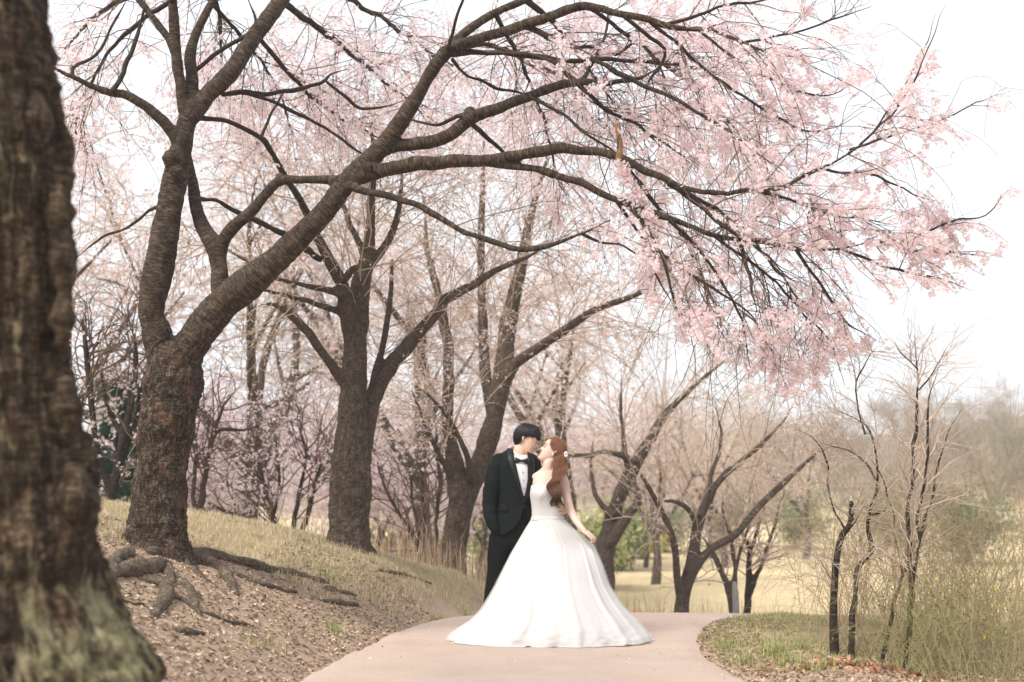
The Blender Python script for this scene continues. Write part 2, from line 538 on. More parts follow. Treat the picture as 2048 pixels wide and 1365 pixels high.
# where grass grows: top of the mound, the right bank, everything behind
left_g = sstep(.75, 1.55, gd + .7 * sstep(11, 12.3, GV[:, 1]) - .55 * sstep(11.6, 9.6, GV[:, 1]) * 3.2 + .25 * vnoise(GV, 1.1, 5))
right_g = .75 * sstep(.02, .3, gd) * sstep(9.2, 10.2, GV[:, 1] + .45 * vnoise(GV, 1.6, 8))
grassy = np.where(gs > 0, left_g, right_g)
grassy = np.maximum(grassy, sstep(12.3, 14, GV[:, 1]) * sstep(.1, .5, gd))
farv = sstep(15, 22, GV[:, 1]) + sstep(100, 150, GV[:, 1])
ground = build('ground', GV, Q, M['ground'], attrs={'grassy': grassy, 'far': farv}, kind='structure')
ground['label'] = 'earth bank with dry grass falling away to a straw coloured field'

# path ribbon
m, nt, b, out = mat_new('path_asphalt')
v = wpos(nt)
g1 = noise(nt, v, 420, 2, .6); g2 = noise(nt, v, 60, 4, .6); g3 = noise(nt, v, 1.1, 4)
c = ramp(nt, [(.34, (.30, .225, .18)), (.5, (.44, .345, .29)), (.66, (.57, .47, .405))], mth(nt, 'ADD', mth(nt, 'MULTIPLY', g1, .55), mth(nt, 'ADD', mth(nt, 'MULTIPLY', g2, .25), mth(nt, 'MULTIPLY', g3, .2)))).outputs[0]
sp = ramp(nt, [(.70, (0, 0, 0)), (.74, (.55, .55, .55))], noise(nt, v, 36, 2, .8)).outputs[0]
c = mixc(nt, sp, c, (.26, .18, .13))
st_ = ramp(nt, [(.45, (0, 0, 0)), (.75, (.35, .35, .35))], noise(nt, v, 2.7, 6, .65, .6)).outputs[0]
c = mixc(nt, st_, c, (.36, .27, .22))
nt.links.new(c, b.inputs['Base Color'])
b.inputs['Roughness'].default_value = .85
b.inputs['Specular IOR Level'].default_value = .25
bump(nt, b, g1, .5, .004)
M['path'] = m
nn = np.stack([-_pt[:, 1], _pt[:, 0]], -1)
ws = np.linspace(-1, 1, 25)
PV = []
for i in range(len(PATH_C)):
    for w in ws:
        e = PATH_HW[i] * w
        if abs(w) == 1:
            e += .025 * math.sin(PATH_C[i, 1] * 5.1) + .02 * math.sin(PATH_C[i, 1] * 13.7 + w)
        p = PATH_C[i, :2] + nn[i] * e
        PV.append((p[0], p[1], 0))
PV = np.array(PV)
PV[:, 2] = np.interp(PV[:, 1], gy, base_z(gy)) + .006 + .02 * (1 - np.tile(ws, len(PATH_C)) ** 2)
PV[:, 2] += np.where(np.abs(np.tile(ws, len(PATH_C))) == 1, -.03, 0)
i = np.arange(len(PATH_C) - 1)[:, None] * 25; j = np.arange(24)[None]
build('path', PV, np.stack([i + j, i + 25 + j, i + 26 + j, i + 1 + j], -1).reshape(-1, 4), M['path'], kind='structure')
def gz(x, y):
    return float(height(np.array([x], float), np.array([y], float))[0])
def hit(px, py, y0=4.0, y1=40.0):
    """where the ray through a photo pixel meets the ground"""
    Ys = np.linspace(y0, y1, 1500)
    P = np.array([at(px, py, q) for q in Ys])
    below = np.nonzero(P[:, 2] <= height(P[:, 0], P[:, 1]))[0]
    return P[below[0]] if len(below) else P[-1]
# ------------------------------------------------------------------ trees
def trace(pts, d0, d1=None, step=.06):
    """[(px,py,width_px)] in the photo, at distance d0 -> d1 along the limb; returns dense P, radii"""
    d1 = d0 if d1 is None else d1
    pts = np.array(pts, float)
    s = np.concatenate([[0], np.cumsum(np.hypot(*np.diff(pts[:, :2], axis=0).T))]); s /= s[-1]
    rows = []
    for (px, py, w), t in zip(pts, s):
        D = d0 + (d1 - d0) * t
        p = at(px, py, D)
        rows.append([*p, w * .5 * mpp(D)])
    q = catmull(np.array(rows), step)
    u = np.linspace(0, 1, len(q))
    if pts[-1, 2] <= 6:                       # thin ends wander and taper away
        q[:, :3] += np.stack([vnoise(q[:, :3] + 9.1 * k, 2.6, 50 + k) for k in range(3)], -1) * (.05 * u ** 1.2)[:, None] + np.stack([vnoise(q[:, :3] + 5.3 * k, 8.0, 60 + k) for k in range(3)], -1) * (.016 * sstep(0, .25, u))[:, None]
        q[:, 3] *= 1 - .6 * sstep(.7, 1, u)
    return q[:, :3], np.maximum(q[:, 3], .0012)
def spawn(rng, p, t, L, spread, droop, K, wig=.22, lift=0.0):
    n = len(p)
    v = rng.normal(size=(n, 3)); v -= (v * t).sum(1, keepdims=True) * t; v = unit(v)
    a = (spread * rng.uniform(.55, 1.35, n))[:, None]
    d = unit(t * np.cos(a) + v * np.sin(a) + np.array([0, 0, lift]))
    out = [p]; p = p.copy()
    for k in range(1, K):
        d = unit(d + rng.normal(size=(n, 3)) * wig + np.array([0, 0, -droop]) * (k / K))
        p = p + d * (L / (K - 1))[:, None]
        out.append(p)
    return np.stack(out, 1)
def samples(rng, P, Rr, n, tmin=.1, tmax=1.0):
    """n random points on each curve of a batch"""
    N, K = P.shape[:2]
    u = rng.uniform(tmin, tmax, (N, n)) * (K - 1)
    i = np.minimum(u.astype(int), K - 2); f = (u - i)[..., None]
    r = np.arange(N)[:, None]
    a, b = P[r, i], P[r, i + 1]
    ra, rb = Rr[r, i], Rr[r, i + 1]
    return (a * (1 - f) + b * f).reshape(-1, 3), unit(b - a).reshape(-1, 3), (ra * (1 - f[..., 0]) + rb * f[..., 0]).reshape(-1)
def limb_samples(rng, limbs, per_m, rmax=.2, tmin=0.05):
    ps, ts, rs = [], [], []
    for P, Rr in limbs:
        seg = np.linalg.norm(np.diff(P, axis=0), axis=1); L = seg.sum()
        n = rng.poisson(per_m * L)
        if n == 0:
            continue
        s = np.concatenate([[0], np.cumsum(seg)]) / L
        u = rng.uniform(tmin, 1, n)
        p = np.stack([np.interp(u, s, P[:, k]) for k in range(3)], -1)
        q = np.stack([np.interp(np.minimum(u + .02, 1.0), s, P[:, k]) for k in range(3)], -1)
        q0 = np.stack([np.interp(np.maximum(u - .02, 0.0), s, P[:, k]) for k in range(3)], -1)
        r = np.interp(u, s, Rr); ok = r < rmax
        ps.append(p[ok]); ts.append(unit(q - q0)[ok]); rs.append(r[ok])
    if not ps:
        return np.zeros((0, 3)), np.zeros((0, 3)), np.zeros(0)
    return np.vstack(ps), np.vstack(ts), np.concatenate(rs)
def taper(r0, K, tip=.25):
    return r0[:, None] * np.linspace(1, tip, K)[None]
def inside(poly, P):
    x, y = proj(P)
    poly = np.array(poly, float); c = np.zeros(x.shape, bool)
    for (x0, y0), (x1, y1) in zip(poly, np.roll(poly, -1, 0)):
        hit_ = ((y0 > y) != (y1 > y)) & (x < (x1 - x0) * (y - y0) / (y1 - y0 + 1e-12) + x0)
        c ^= hit_
    return c
def rot_batch(rng, nrm):
    """random spin about each given normal -> (n,3,3) with columns x,y,normal"""
    h = unit(np.cross(nrm, rng.normal(size=nrm.shape)))
    return np.stack([h, np.cross(nrm, h), nrm], -1)
_fl = [(0, 0, 0)]
for _k in range(5):
    _a = _k * 2 * math.pi / 5
    for _da, _r, _z in ((-.52, .66, .16), (0, 1.0, .34), (.52, .66, .16)):
        _fl.append((math.cos(_a + _da) * _r, math.sin(_a + _da) * _r, _z))
FLOWER = np.array(_fl); FLOWER_Q = np.array([[0, 1 + 3 * k, 2 + 3 * k, 3 + 3 * k] for k in range(5)])
def blossoms(rng, nodes, per, size, spread, pal, name, parent, buds=.15, droop=.6):
    """clusters of five-petalled flowers hung round the given twig nodes"""
    n = rng.integers(per[0], per[1] + 1, len(nodes))
    c = np.repeat(nodes, n, 0); N = len(c)
    off = unit(rng.normal(size=(N, 3))) * (rng.uniform(.25, 1, N) ** .6)[:, None] * spread
    off[:, 2] -= droop * spread
    nrm = unit(off + rng.normal(size=(N, 3)) * spread * .6 + 1e-6)
    Mx = rot_batch(rng, nrm)
    r = rng.uniform(*size, N)
    V = (c + off)[:, None] + np.einsum('nij,kj->nki', Mx, FLOWER) * r[:, None, None]
    tone = rng.beta(2, 2, N)
    pal = np.array(pal)
    ctr = pal[0] + (pal[1] - pal[0]) * tone[:, None]
    tip = pal[2] + (pal[3] - pal[2]) * tone[:, None]
    tint = np.ones((N, 16, 4)); tint[:, 1:, :3] = tip[:, None]; tint[:, 0, :3] = ctr
    Fq = (np.arange(N)[:, None, None] * 16 + FLOWER_Q[None]).reshape(-1, 4)
    V = V.reshape(-1, 3); tint = tint.reshape(-1, 4)
    # closed buds and red calyces: small spindles of three faces
    nb = int(buds * N)
    if nb:
        k = rng.integers(0, len(nodes), nb); p = nodes[k] + unit(rng.normal(size=(nb, 3))) * spread * .9
        d = unit(rng.normal(size=(nb, 3)) + [0, 0, -.8]); Mb = rot_batch(rng, d); rb = rng.uniform(.3, .55, nb) * size[0]
        prof = np.array([(0, 0, 1.6), (1, 0, 0), (-.5, .87, 0), (-.5, -.87, 0)]) * .62
        Vb = p[:, None] + np.einsum('nij,kj->nki', Mb, prof) * rb[:, None, None]
        o = len(V); kk = np.arange(nb)[:, None] * 4 + o
        T = np.vstack([kk + [0, 1, 2], kk + [0, 2, 3], kk + [0, 3, 1]])
        V = np.vstack([V, Vb.reshape(-1, 3)])
        tb = np.ones((nb, 4, 4)); tb[:, :, :3] = (np.array(pal[4]) * rng.uniform(.6, 1.5, (nb, 1)))[:, None]
        tint = np.vstack([tint, tb.reshape(-1, 4)])
    else:
        T = np.zeros((0, 3), int)
    return build(name, V, [Fq, T], M['petal'], parent, smooth=False, attrs={'tint': tint}, kind='stuff')
def flakes(rng, P, size, cols, name, parent, mat, up=None, aspect=.5, kind='stuff'):
    """small pointed leaf faces, one per point, slightly folded"""
    n = len(P)
    nrm = unit(rng.normal(size=(n, 3)) + (np.zeros(3) if up is None else np.array(up)))
    Mx = rot_batch(rng, nrm)
    L = np.array([(-1, 0, 0), (0, -aspect, .18), (1, 0, .05), (0, aspect, .18)])
    r = rng.uniform(*size, n)
    V = P[:, None] + np.einsum('nij,kj->nki', Mx, L) * r[:, None, None]
    cols = np.array(cols); k = rng.integers(0, len(cols), n)
    t = np.ones((n, 4, 4)); t[:, :, :3] = (cols[k] * rng.uniform(.7, 1.3, (n, 1)))[:, None]
    i = np.arange(n)[:, None] * 4
    return build(name, V.reshape(-1, 3), [np.vstack([i + [0, 1, 2], i + [0, 2, 3]])], mat, parent, smooth=False, attrs={'tint': t.reshape(-1, 4)}, kind=kind)
def solid_wood(name, limbs, parent, mat, vox, age_z=None, lump=.012, seed=1, sm=2, sides=14, knots=(), ridge=0.0):
    """trunk and heavy limbs grown together into one skin, with lumps and ridges"""
    parts = [tube(P, Rr, sides) for P, Rr in limbs]
    for kx in knots:
        c, r = np.array(kx[0]), kx[1]
        parts.append(tube(np.array([c + [0, 0, -r * .4], c, c + [0, 0, r * .4]]), np.array([r * .8, r, r * .8]), 10))
    V, F = voxel(parts, vox, sm)
    CP = np.vstack([P for P, _ in limbs]); CR = np.concatenate([r for _, r in limbs])
    fr = [frames(P) for P, _ in limbs]
    T = np.vstack([f[0] for f in fr]); Nn = np.vstack([f[1] for f in fr]); B = np.vstack([f[2] for f in fr])
    S = np.concatenate([np.concatenate([[0], np.cumsum(np.linalg.norm(np.diff(P, axis=0), axis=1))]) + 3.7 * k for k, (P, _) in enumerate(limbs)])
    best = np.full(len(V), 1e9); bi = np.zeros(len(V), int)
    for a in range(0, len(V), 8000):
        v = V[a:a + 8000]
        q = ((v ** 2).sum(1)[:, None] - 2 * v @ CP.T + (CP ** 2).sum(1)[None])
        q = np.sqrt(np.maximum(q, 0)) - CR[None]
        bi[a:a + 8000] = q.argmin(1)
    d = V - CP[bi]
    bark = np.stack([(d * Nn[bi]).sum(1), (d * B[bi]).sum(1), S[bi] + (d * T[bi]).sum(1)], -1)
    nr = vnormals(V, F)
    rr = CR[bi]
    amp = lump * np.clip(rr / .13, .3, 1.6)
    disp = amp * (1.1 * vnoise(V, 3.3, seed) + .7 * vnoise(V, 8.5, seed + 1) + .45 * vnoise(V, 21, seed + 2) + .25 * vnoise(V, 45, seed + 4)) + .16 * amp * vnoise(bark * np.array([1, 1, 4.]), 22, seed + 3)
    if ridge:                                  # long furrows running up the stem
        rg_ = np.abs(vnoise(bark * np.array([1, 1, .16]), 15, seed + 6)) + .6 * np.abs(vnoise(bark * np.array([1, 1, .2]), 34, seed + 7))
        disp = disp + ridge * (rg_ - .45) * np.clip((rr - .06) / .12, 0, 1)
    V = V + nr * disp[:, None]
    age = np.clip(rr / .17, 0, 1) if age_z is None else np.clip((age_z[1] - V[:, 2]) / (age_z[1] - age_z[0]), 0, 1) * np.clip(rr / .1, .3, 1)
    return build(name, V, F, mat, parent, attrs={'bark': bark, 'age': age})
def branch_mesh(P, Rr, parent, mat, sides=8, name='branch', rng=None, jit=.0):
    P = P.copy(); Rr = Rr.copy()
    if rng is not None:
        P += np.stack([np.convolve(rng.normal(size=len(P) + 4), np.ones(5) / 5, 'valid') for _ in range(3)], -1) * jit * Rr[:, None] * 2
        Rr *= 1 + .16 * np.convolve(rng.normal(size=len(P) + 2), np.ones(3) / 3, 'valid')
    V, F, bk = tube(P, Rr, sides)
    return build(name, V, F, mat, parent, attrs={'bark': bk, 'age': np.full(len(V), .1)})
PINK = [(.87, .60, .64), (.94, .75, .77), (.945, .86, .87), (.975, .945, .945), (.45, .13, .14)]
PALE = [(.82, .58, .61), (.88, .70, .71), (.91, .81, .81), (.95, .90, .89), (.40, .18, .15)]
LILAC = [(.76, .56, .62), (.84, .68, .71), (.86, .77, .80), (.93, .88, .89), (.36, .22, .2)]

# ---------- the big leaning cherry
rg = np.random.default_rng(5)
DA = 10.5
bpA = at(312, 1105, DA)
treeA = thing('cherry_tree', 'big pink blossoming cherry with long arching limb and exposed knotted roots', 'tree', bpA)
A = {}
A['trunk'] = trace([(310, 1150, 190), (311, 1112, 158), (314, 1082, 128), (320, 1040, 114), (320, 960, 107), (328, 890, 104), (338, 830, 106), (345, 770, 112), (348, 725, 110)], DA)
A['left'] = trace([(338, 760, 84), (320, 690, 70), (303, 615, 61), (322, 513, 59), (340, 410, 62), (354, 333, 54), (372, 256, 46), (380, 215, 44)], DA, DA)
A['lstem'] = trace([(372, 235, 34), (362, 180, 28), (352, 103, 25), (345, 0, 23), (338, -90, 20), (325, -200, 15)], DA, DA - .3)
A['mstem'] = trace([(378, 225, 36), (384, 160, 30), (380, 110, 26), (395, 62, 22), (420, 12, 19), (452, -40, 16), (500, -120, 11)], DA, DA + .4)
A['rstem'] = trace([(385, 235, 42), (412, 195, 42), (462, 144, 41), (513, 67, 39), (566, -4, 36), (610, -80, 30), (640, -190, 22)], DA, DA + .5)
A['lowleft'] = trace([(362, 300, 34), (346, 268, 29), (325, 240, 27), (302, 217, 25), (277, 203, 23), (215, 182, 18), (174, 167, 14), (123, 149, 10), (60, 120, 7), (-10, 100, 5)], DA, DA - .5)
A['right'] = trace([(345, 770, 90), (366, 715, 84), (396, 672, 78), (432, 626, 74), (480, 582, 68), (540, 530, 60), (600, 475, 55), (648, 424, 51), (682, 380, 50), (715, 342, 50), (752, 308, 46), (790, 260, 40), (830, 200, 36), (866, 140, 34), (893, 103, 36)], DA, DA - .35)
A['small'] = trace([(442, 625, 48), (441, 580, 42), (438, 535, 38), (430, 495, 38), (408, 458, 34), (392, 415, 31), (386, 372, 27), (378, 325, 20), (372, 280, 12)], DA, DA + .25)
A['loop'] = trace([(436, 520, 34), (446, 482, 30), (470, 452, 28), (502, 424, 26), (534, 386, 25), (560, 362, 25), (600, 360, 22), (645, 360, 22), (698, 360, 26)], DA + .1, DA - .25)
A['b'] = trace([(893, 103, 34), (925, 88, 28), (960, 76, 26), (1030, 56, 25), (1090, 36, 24), (1170, 10, 22), (1240, 28, 18), (1330, 50, 15), (1400, 62, 12), (1480, 86, 9), (1560, 112, 7), (1640, 132, 5)], DA - .35, DA - 1.0)
A['a'] = trace([(893, 105, 30), (912, 82, 23), (940, 58, 22), (990, 26, 20), (1050, 0, 19), (1100, -24, 17), (1190, -70, 13), (1300, -110, 9)], DA - .35, DA + .1)
A['e'] = trace([(740, 322, 36), (780, 296, 31), (850, 286, 30), (900, 270, 31), (940, 236, 30), (1000, 212, 25), (1060, 190, 24), (1130, 170, 23), (1165, 163, 20), (1220, 164, 15), (1280, 150, 13), (1330, 120, 10), (1372, 88, 8), (1420, 40, 5)], DA - .25, DA - .1)
A['f'] = trace([(700, 362, 40), (740, 347, 36), (780, 339, 34), (840, 328, 33), (900, 325, 32), (960, 320, 30), (1040, 308, 26), (1110, 297, 25), (1180, 303, 23), (1240, 318, 22), (1290, 340, 20), (1350, 370, 17), (1390, 384, 15), (1440, 391, 14), (1520, 383, 12), (1560, 375, 11), (1620, 345, 10), (1660, 325, 9), (1700, 300, 8), (1760, 252, 6), (1850, 235, 4.5), (1960, 206, 3)], DA - .25, DA - 1.1)
A['g'] = trace([(940, 322, 22), (1000, 330, 19), (1080, 340, 18), (1160, 365, 18), (1230, 395, 18), (1270, 411, 18), (1340, 440, 15), (1420, 465, 13), (1500, 485, 12), (1600, 496, 10), (1680, 496, 9), (1740, 486, 7), (1800, 476, 6), (1900, 456, 4)], DA - .4, DA - .75)
A['i'] = trace([(700, 372, 24), (735, 385, 18), (790, 396, 17), (850, 416, 17), (900, 446, 16), (950, 473, 15), (1010, 495, 15), (1060, 503, 15), (1110, 495, 13), (1170, 466, 11), (1230, 436, 9), (1262, 418, 5)], DA - .3, DA - .75)
heavy = ['trunk', 'left', 'lstem', 'mstem', 'rstem', 'lowleft', 'right', 'small', 'loop', 'b', 'a', 'e', 'f', 'g', 'i']
for k_ in heavy[1:]:
    f_ = np.linspace(.98, .88, len(A[k_][1])) if k_ in ('left', 'right') else .88
    A[k_] = (A[k_][0], A[k_][1] * f_)
# buttress feet of the trunk
feet = []
for px, py, w, ddx in ((250, 1100, 34, -.05), (280, 1118, 40, -.2), (345, 1122, 44, -.2), (385, 1108, 36, .05), (300, 1090, 40, .25)):
    p0 = at(315, 1040, DA); p1 = at(px, py, DA + ddx); p1[2] = gz(p1[0], p1[1]) - .02
    feet.append((catmull(np.vstack([np.append(p0, .12), np.append((p0 + p1) / 2 + [0, 0, -.05], .13), np.append(p1, w * .5 * mpp(DA)), np.append(p1 + unit((p1 - p0) * [1, 1, .0]) * .15 + [0, 0, -.09], .04)]), .05)))
feet = [(q[:, :3], q[:, 3]) for q in feet]
kn = [(at(345, 708, DA - .16), .045), (at(455, 612, DA - .12), .06), (at(690, 372, DA - .45), .04), (at(735, 335, DA - .4), .05), (at(940, 233, DA - .3), .07), (at(560, 360, DA - .05), .055), (at(342, 318, DA - .1), .075), (at(352, 345, DA - .1), .06), (at(300, 640, DA - .05), .08), (at(1005, 318, DA - .6), .055)]
solid_wood('trunk', [A[k] for k in heavy] + feet, treeA, M['bark_main'], .0135, age_z=(at(0, 760, DA)[2], at(0, 560, DA)[2]), lump=.016, seed=3, knots=kn, ridge=.010)
minor = {
 'c': ([(905, 108, 16), (940, 104, 13), (980, 105, 12), (1040, 108, 12), (1110, 120, 12), (1200, 120, 9), (1280, 122, 8), (1350, 130, 7), (1440, 150, 5), (1520, 180, 4)], DA - .35, DA + .3),
 'd': ([(1040, 52, 16), (1065, 58, 13), (1100, 72, 12), (1150, 95, 12), (1200, 125, 11), (1260, 155, 10), (1340, 190, 8), (1420, 240, 7), (1490, 290, 5), (1560, 340, 4)], DA - .45, DA - 1.0),
 'e1': ([(1155, 165, 13), (1135, 148, 10), (1112, 130, 8), (1080, 118, 5)], DA - .1, DA - .2),
 'e2': ([(1160, 165, 12), (1180, 140, 9), (1200, 100, 7), (1215, 60, 6), (1220, 10, 4)], DA - .1, DA + .2),
 'e3': ([(1155, 165, 12), (1180, 190, 9), (1215, 220, 8), (1260, 240, 6), (1330, 282, 5), (1400, 340, 3.5)], DA - .15, DA + .2),
 'e4': ([(940, 245, 12), (960, 262, 10), (980, 280, 9), (1000, 302, 7), (1030, 330, 5)], DA - .3, DA + .1),
 'e5': ([(935, 232, 12), (915, 232, 9), (888, 246, 8), (862, 250, 6), (822, 245, 5), (790, 252, 3)], DA - .3, DA + .1),
 'e6': ([(1060, 195, 9), (1100, 215, 7), (1150, 250, 6), (1200, 285, 5), (1290, 350, 3)], DA - .2, DA - .6),
 'e7': ([(1090, 75, 7), (1130, 90, 7), (1160, 100, 7), (1185, 98, 8), (1230, 110, 6), (1290, 70, 5), (1340, 40, 4)], DA + .1, DA + .4),
 'f2': ([(1340, 368, 14), (1370, 388, 12), (1410, 420, 10), (1460, 460, 8), (1520, 500, 5), (1600, 560, 3.5)], DA - .6, DA - .9),
 'f3': ([(1520, 384, 8), (1580, 400, 6), (1640, 425, 5), (1720, 440, 4), (1800, 440, 3)], DA - .75, DA - .5),
 'f4': ([(1640, 335, 8), (1680, 345, 6), (1740, 350, 5), (1800, 370, 4), (1880, 400, 3)], DA - .85, DA - .4),
 'f5': ([(1700, 300, 6), (1760, 280, 5), (1830, 260, 4), (1900, 235, 3), (2010, 175, 2)], DA - .9, DA - .2),
 'f6': ([(1720, 290, 5), (1780, 230, 4), (1830, 160, 3.5), (1870, 70, 2.5), (1890, 10, 2)], DA - .9, DA - 1.2),
 'f7': ([(1750, 260, 4), (1800, 190, 3.5), (1850, 100, 3), (1866, 40, 2)], DA - .9, DA - .6),
 'h': ([(1255, 408, 14), (1275, 430, 11), (1292, 455, 10), (1320, 500, 9), (1340, 560, 7), (1358, 610, 6), (1378, 660, 4)], DA - .6, DA - 1.0),
 'h2': ([(1480, 482, 9), (1498, 540, 7), (1508, 590, 6), (1516, 620, 4)], DA - .6, DA - .8),
 'h3': ([(1590, 496, 8), (1620, 540, 6), (1660, 595, 5), (1700, 645, 4), (1752, 682, 2.5)], DA - .7, DA - .4),
 'h4': ([(1340, 442, 9), (1400, 500, 7), (1440, 560, 6), (1475, 650, 4.5), (1500, 730, 3)], DA - .6, DA - .1),
 'h5': ([(1230, 398, 8), (1290, 480, 7), (1340, 520, 6), (1420, 570, 5), (1500, 640, 3.5), (1560, 720, 2.5)], DA - .55, DA + .2),
 'h6': ([(1420, 466, 8), (1520, 540, 6), (1600, 620, 4.5), (1660, 690, 3.5), (1690, 770, 2.5)], DA - .65, DA - .2),
 'g3': ([(1680, 496, 7), (1740, 520, 6), (1800, 540, 5), (1860, 555, 3.5), (1940, 570, 2)], DA - .7, DA - .9),
 'g4': ([(1760, 484, 6), (1820, 500, 5), (1900, 500, 4), (1990, 510, 2)], DA - .72, DA - .3),
 'g5': ([(1840, 470, 5), (1910, 440, 4), (1970, 425, 3), (2030, 370, 2)], DA - .72, DA - .5),
 'b2': ([(1330, 50, 9), (1400, 30, 7), (1470, 10, 6), (1560, -10, 4)], DA - .7, DA - .2),
 'b3': ([(1400, 62, 8), (1460, 110, 6), (1540, 160, 5), (1640, 190, 4), (1720, 160, 2.5)], DA - .8, DA - .4),
 'b4': ([(1300, 45, 9), (1380, 110, 7), (1450, 170, 6), (1540, 230, 5), (1640, 260, 4), (1720, 220, 2.5)], DA - .65, DA - .1),
 'b5': ([(1480, 86, 7), (1560, 70, 5), (1640, 50, 4), (1740, 20, 3)], DA - .85, DA - 1.1),
 'b6': ([(1245, 30, 10), (1300, 75, 8), (1330, 110, 7), (1300, 160, 6), (1290, 200, 4)], DA - .6, DA - .5),
 'i2': ([(1165, 468, 8), (1200, 486, 6), (1260, 500, 5), (1320, 560, 4), (1360, 640, 2.5)], DA - .65, DA - .3),
 't1': ([(893, 110, 9), (905, 60, 7), (925, 10, 6), (940, -40, 4)], DA - .4, DA - .7),
 't2': ([(905, 120, 8), (930, 145, 6), (990, 175, 6), (1050, 195, 5), (1120, 240, 4)], DA - .35, DA + .3),
 'u1': ([(225, 182, 12), (245, 150, 10), (262, 100, 8), (272, 70, 7), (285, 35, 5), (290, -10, 4)], DA - .25, DA),
 'u2': ([(150, 158, 8), (145, 138, 8), (185, 112, 7), (205, 85, 6), (222, 45, 5), (250, -5, 3)], DA - .4, DA - .1),
 'u3': ([(350, 105, 18), (335, 75, 16), (300, 30, 14), (277, 0, 13), (255, -40, 9)], DA - .1, DA),
 'u4': ([(388, 145, 10), (405, 130, 9), (451, 97, 8), (500, 62, 8), (505, 30, 6), (490, -20, 4)], DA + .1, DA + .3),
 'u5': ([(445, 190, 12), (480, 185, 11), (520, 188, 11), (580, 182, 9), (640, 170, 8), (660, 150, 6), (700, 140, 4)], DA + .2, DA + .9),
 'u6': ([(500, 188, 9), (560, 210, 8), (640, 250, 6), (720, 300, 5), (790, 330, 3)], DA + .3, DA + 1.0),
 'u7': ([(655, 165, 7), (690, 195, 7), (720, 215, 6), (760, 218, 5), (810, 205, 4)], DA + .7, DA + .9),
 'u8': ([(385, 238, 14), (410, 236, 11), (460, 245, 9), (520, 275, 10), (540, 300, 10), (570, 350, 10), (600, 400, 11), (625, 440, 12)], DA + .1, DA + 2.4),
 'u9': ([(522, 276, 8), (535, 245, 6), (560, 205, 5), (585, 180, 3)], DA + .85, DA + 1.2),
 'v1': ([(335, 412, 10), (300, 420, 7), (260, 450, 6), (200, 480, 5), (150, 520, 3)], DA + .1, DA + .5),
 'v2': ([(390, 398, 14), (412, 400, 9), (435, 402, 8), (470, 422, 10), (540, 455, 12), (600, 490, 13), (640, 520, 14)], DA + .2, DA + 2.9),
}
limbs_min = {}
for k, (pts, d0, d1) in minor.items():
    limbs_min[k] = trace(pts, d0, d1, .05)
    branch_mesh(*limbs_min[k], treeA, M['bark_limb'], 8, 'branch', rg, .12)
# broken stub, torn orange heartwood
st = trace([(1238, 322, 16), (1240, 295, 11), (1238, 275, 11), (1236, 252, 13)], DA - .62, DA - .62, .02)
V, F, bk = tube(*st, 9)
V = V + .006 * vnoise(V, 60, 4)[:, None]
m, nt, b, out = mat_new('torn_wood')
c = mixc(nt, ramp(nt, [(.42, (0, 0, 0)), (.5, (1, 1, 1))], noise(nt, mapped(nt, wpos(nt), (60, 60, 9)), 1, 3)).outputs[0], (.03, .02, .015), (.24, .115, .045))
nt.links.new(c, b.inputs['Base Color']); b.inputs['Roughness'].default_value = .8
M['torn'] = m
o = build('broken_stub', V, F, m, treeA)
o['label'] = 'torn orange brown stump of a snapped branch'

# the flowering end of the crown
bloom = [limbs_min[k] for k in ('c', 'd', 'e2', 'e3', 'e6', 'e7', 'f2', 'f3', 'f4', 'f5', 'f6', 'f7', 'h', 'h2', 'h3', 'h4', 'h5', 'h6', 'g3', 'g4', 'g5', 'b2', 'b3', 'b4', 'b5', 'b6', 'i2')]
bloom += [(P[int(len(P) * c):], r[int(len(P) * c):]) for P, r, c in ((*A['f'], .62), (*A['g'], .45), (*A['b'], .45), (*A['a'], .5), (*A['e'], .72), (*A['i'], .8))]
CROWN = [(1180, -400), (1720, -400), (1800, 0), (1770, 60), (1745, 150), (1700, 210), (1740, 250), (1790, 190), (1830, 60), (1900, 40), (1905, 120), (1880, 190), (1990, 160), (2046, 165), (2040, 200), (1950, 260), (1900, 330), (1880, 350), (1895, 395), (1960, 420), (2050, 340), (2050, 440), (2015, 515), (1960, 560), (1930, 590), (1850, 600), (1760, 620), (1760, 690), (1690, 740), (1650, 780), (1610, 835), (1520, 800), (1440, 760), (1370, 700), (1290, 620), (1200, 560), (1080, 500), (1120, 420), (1250, 380), (1150, 290), (1080, 200), (1120, 120), (1080, 40), (960, -100)]
p, t, r = limb_samples(rg, bloom, 8.0, .05, .08)
L = rg.uniform(.35, 1.15, len(p)) * np.clip(r / .012, .55, 1.2)
S1 = spawn(rg, p, t, L, R(48), .16, 8, .16)
ok = inside(CROWN, S1[:, -1]); S1 = S1[ok]; r1 = np.minimum(.0045, r[ok] * .45) + .0011
R1 = taper(r1, 8, .3)
p, t, r = samples(rg, S1, R1, 4, .15, 1.0)
L = rg.uniform(.12, .42, len(p))
S2 = spawn(rg, p, t, L, R(44), .18, 6, .2)
ok = inside(CROWN, S2[:, -1]); S2 = S2[ok]; R2 = taper(np.minimum(r[ok] * .6, .0028) + .0008, 6, .4)
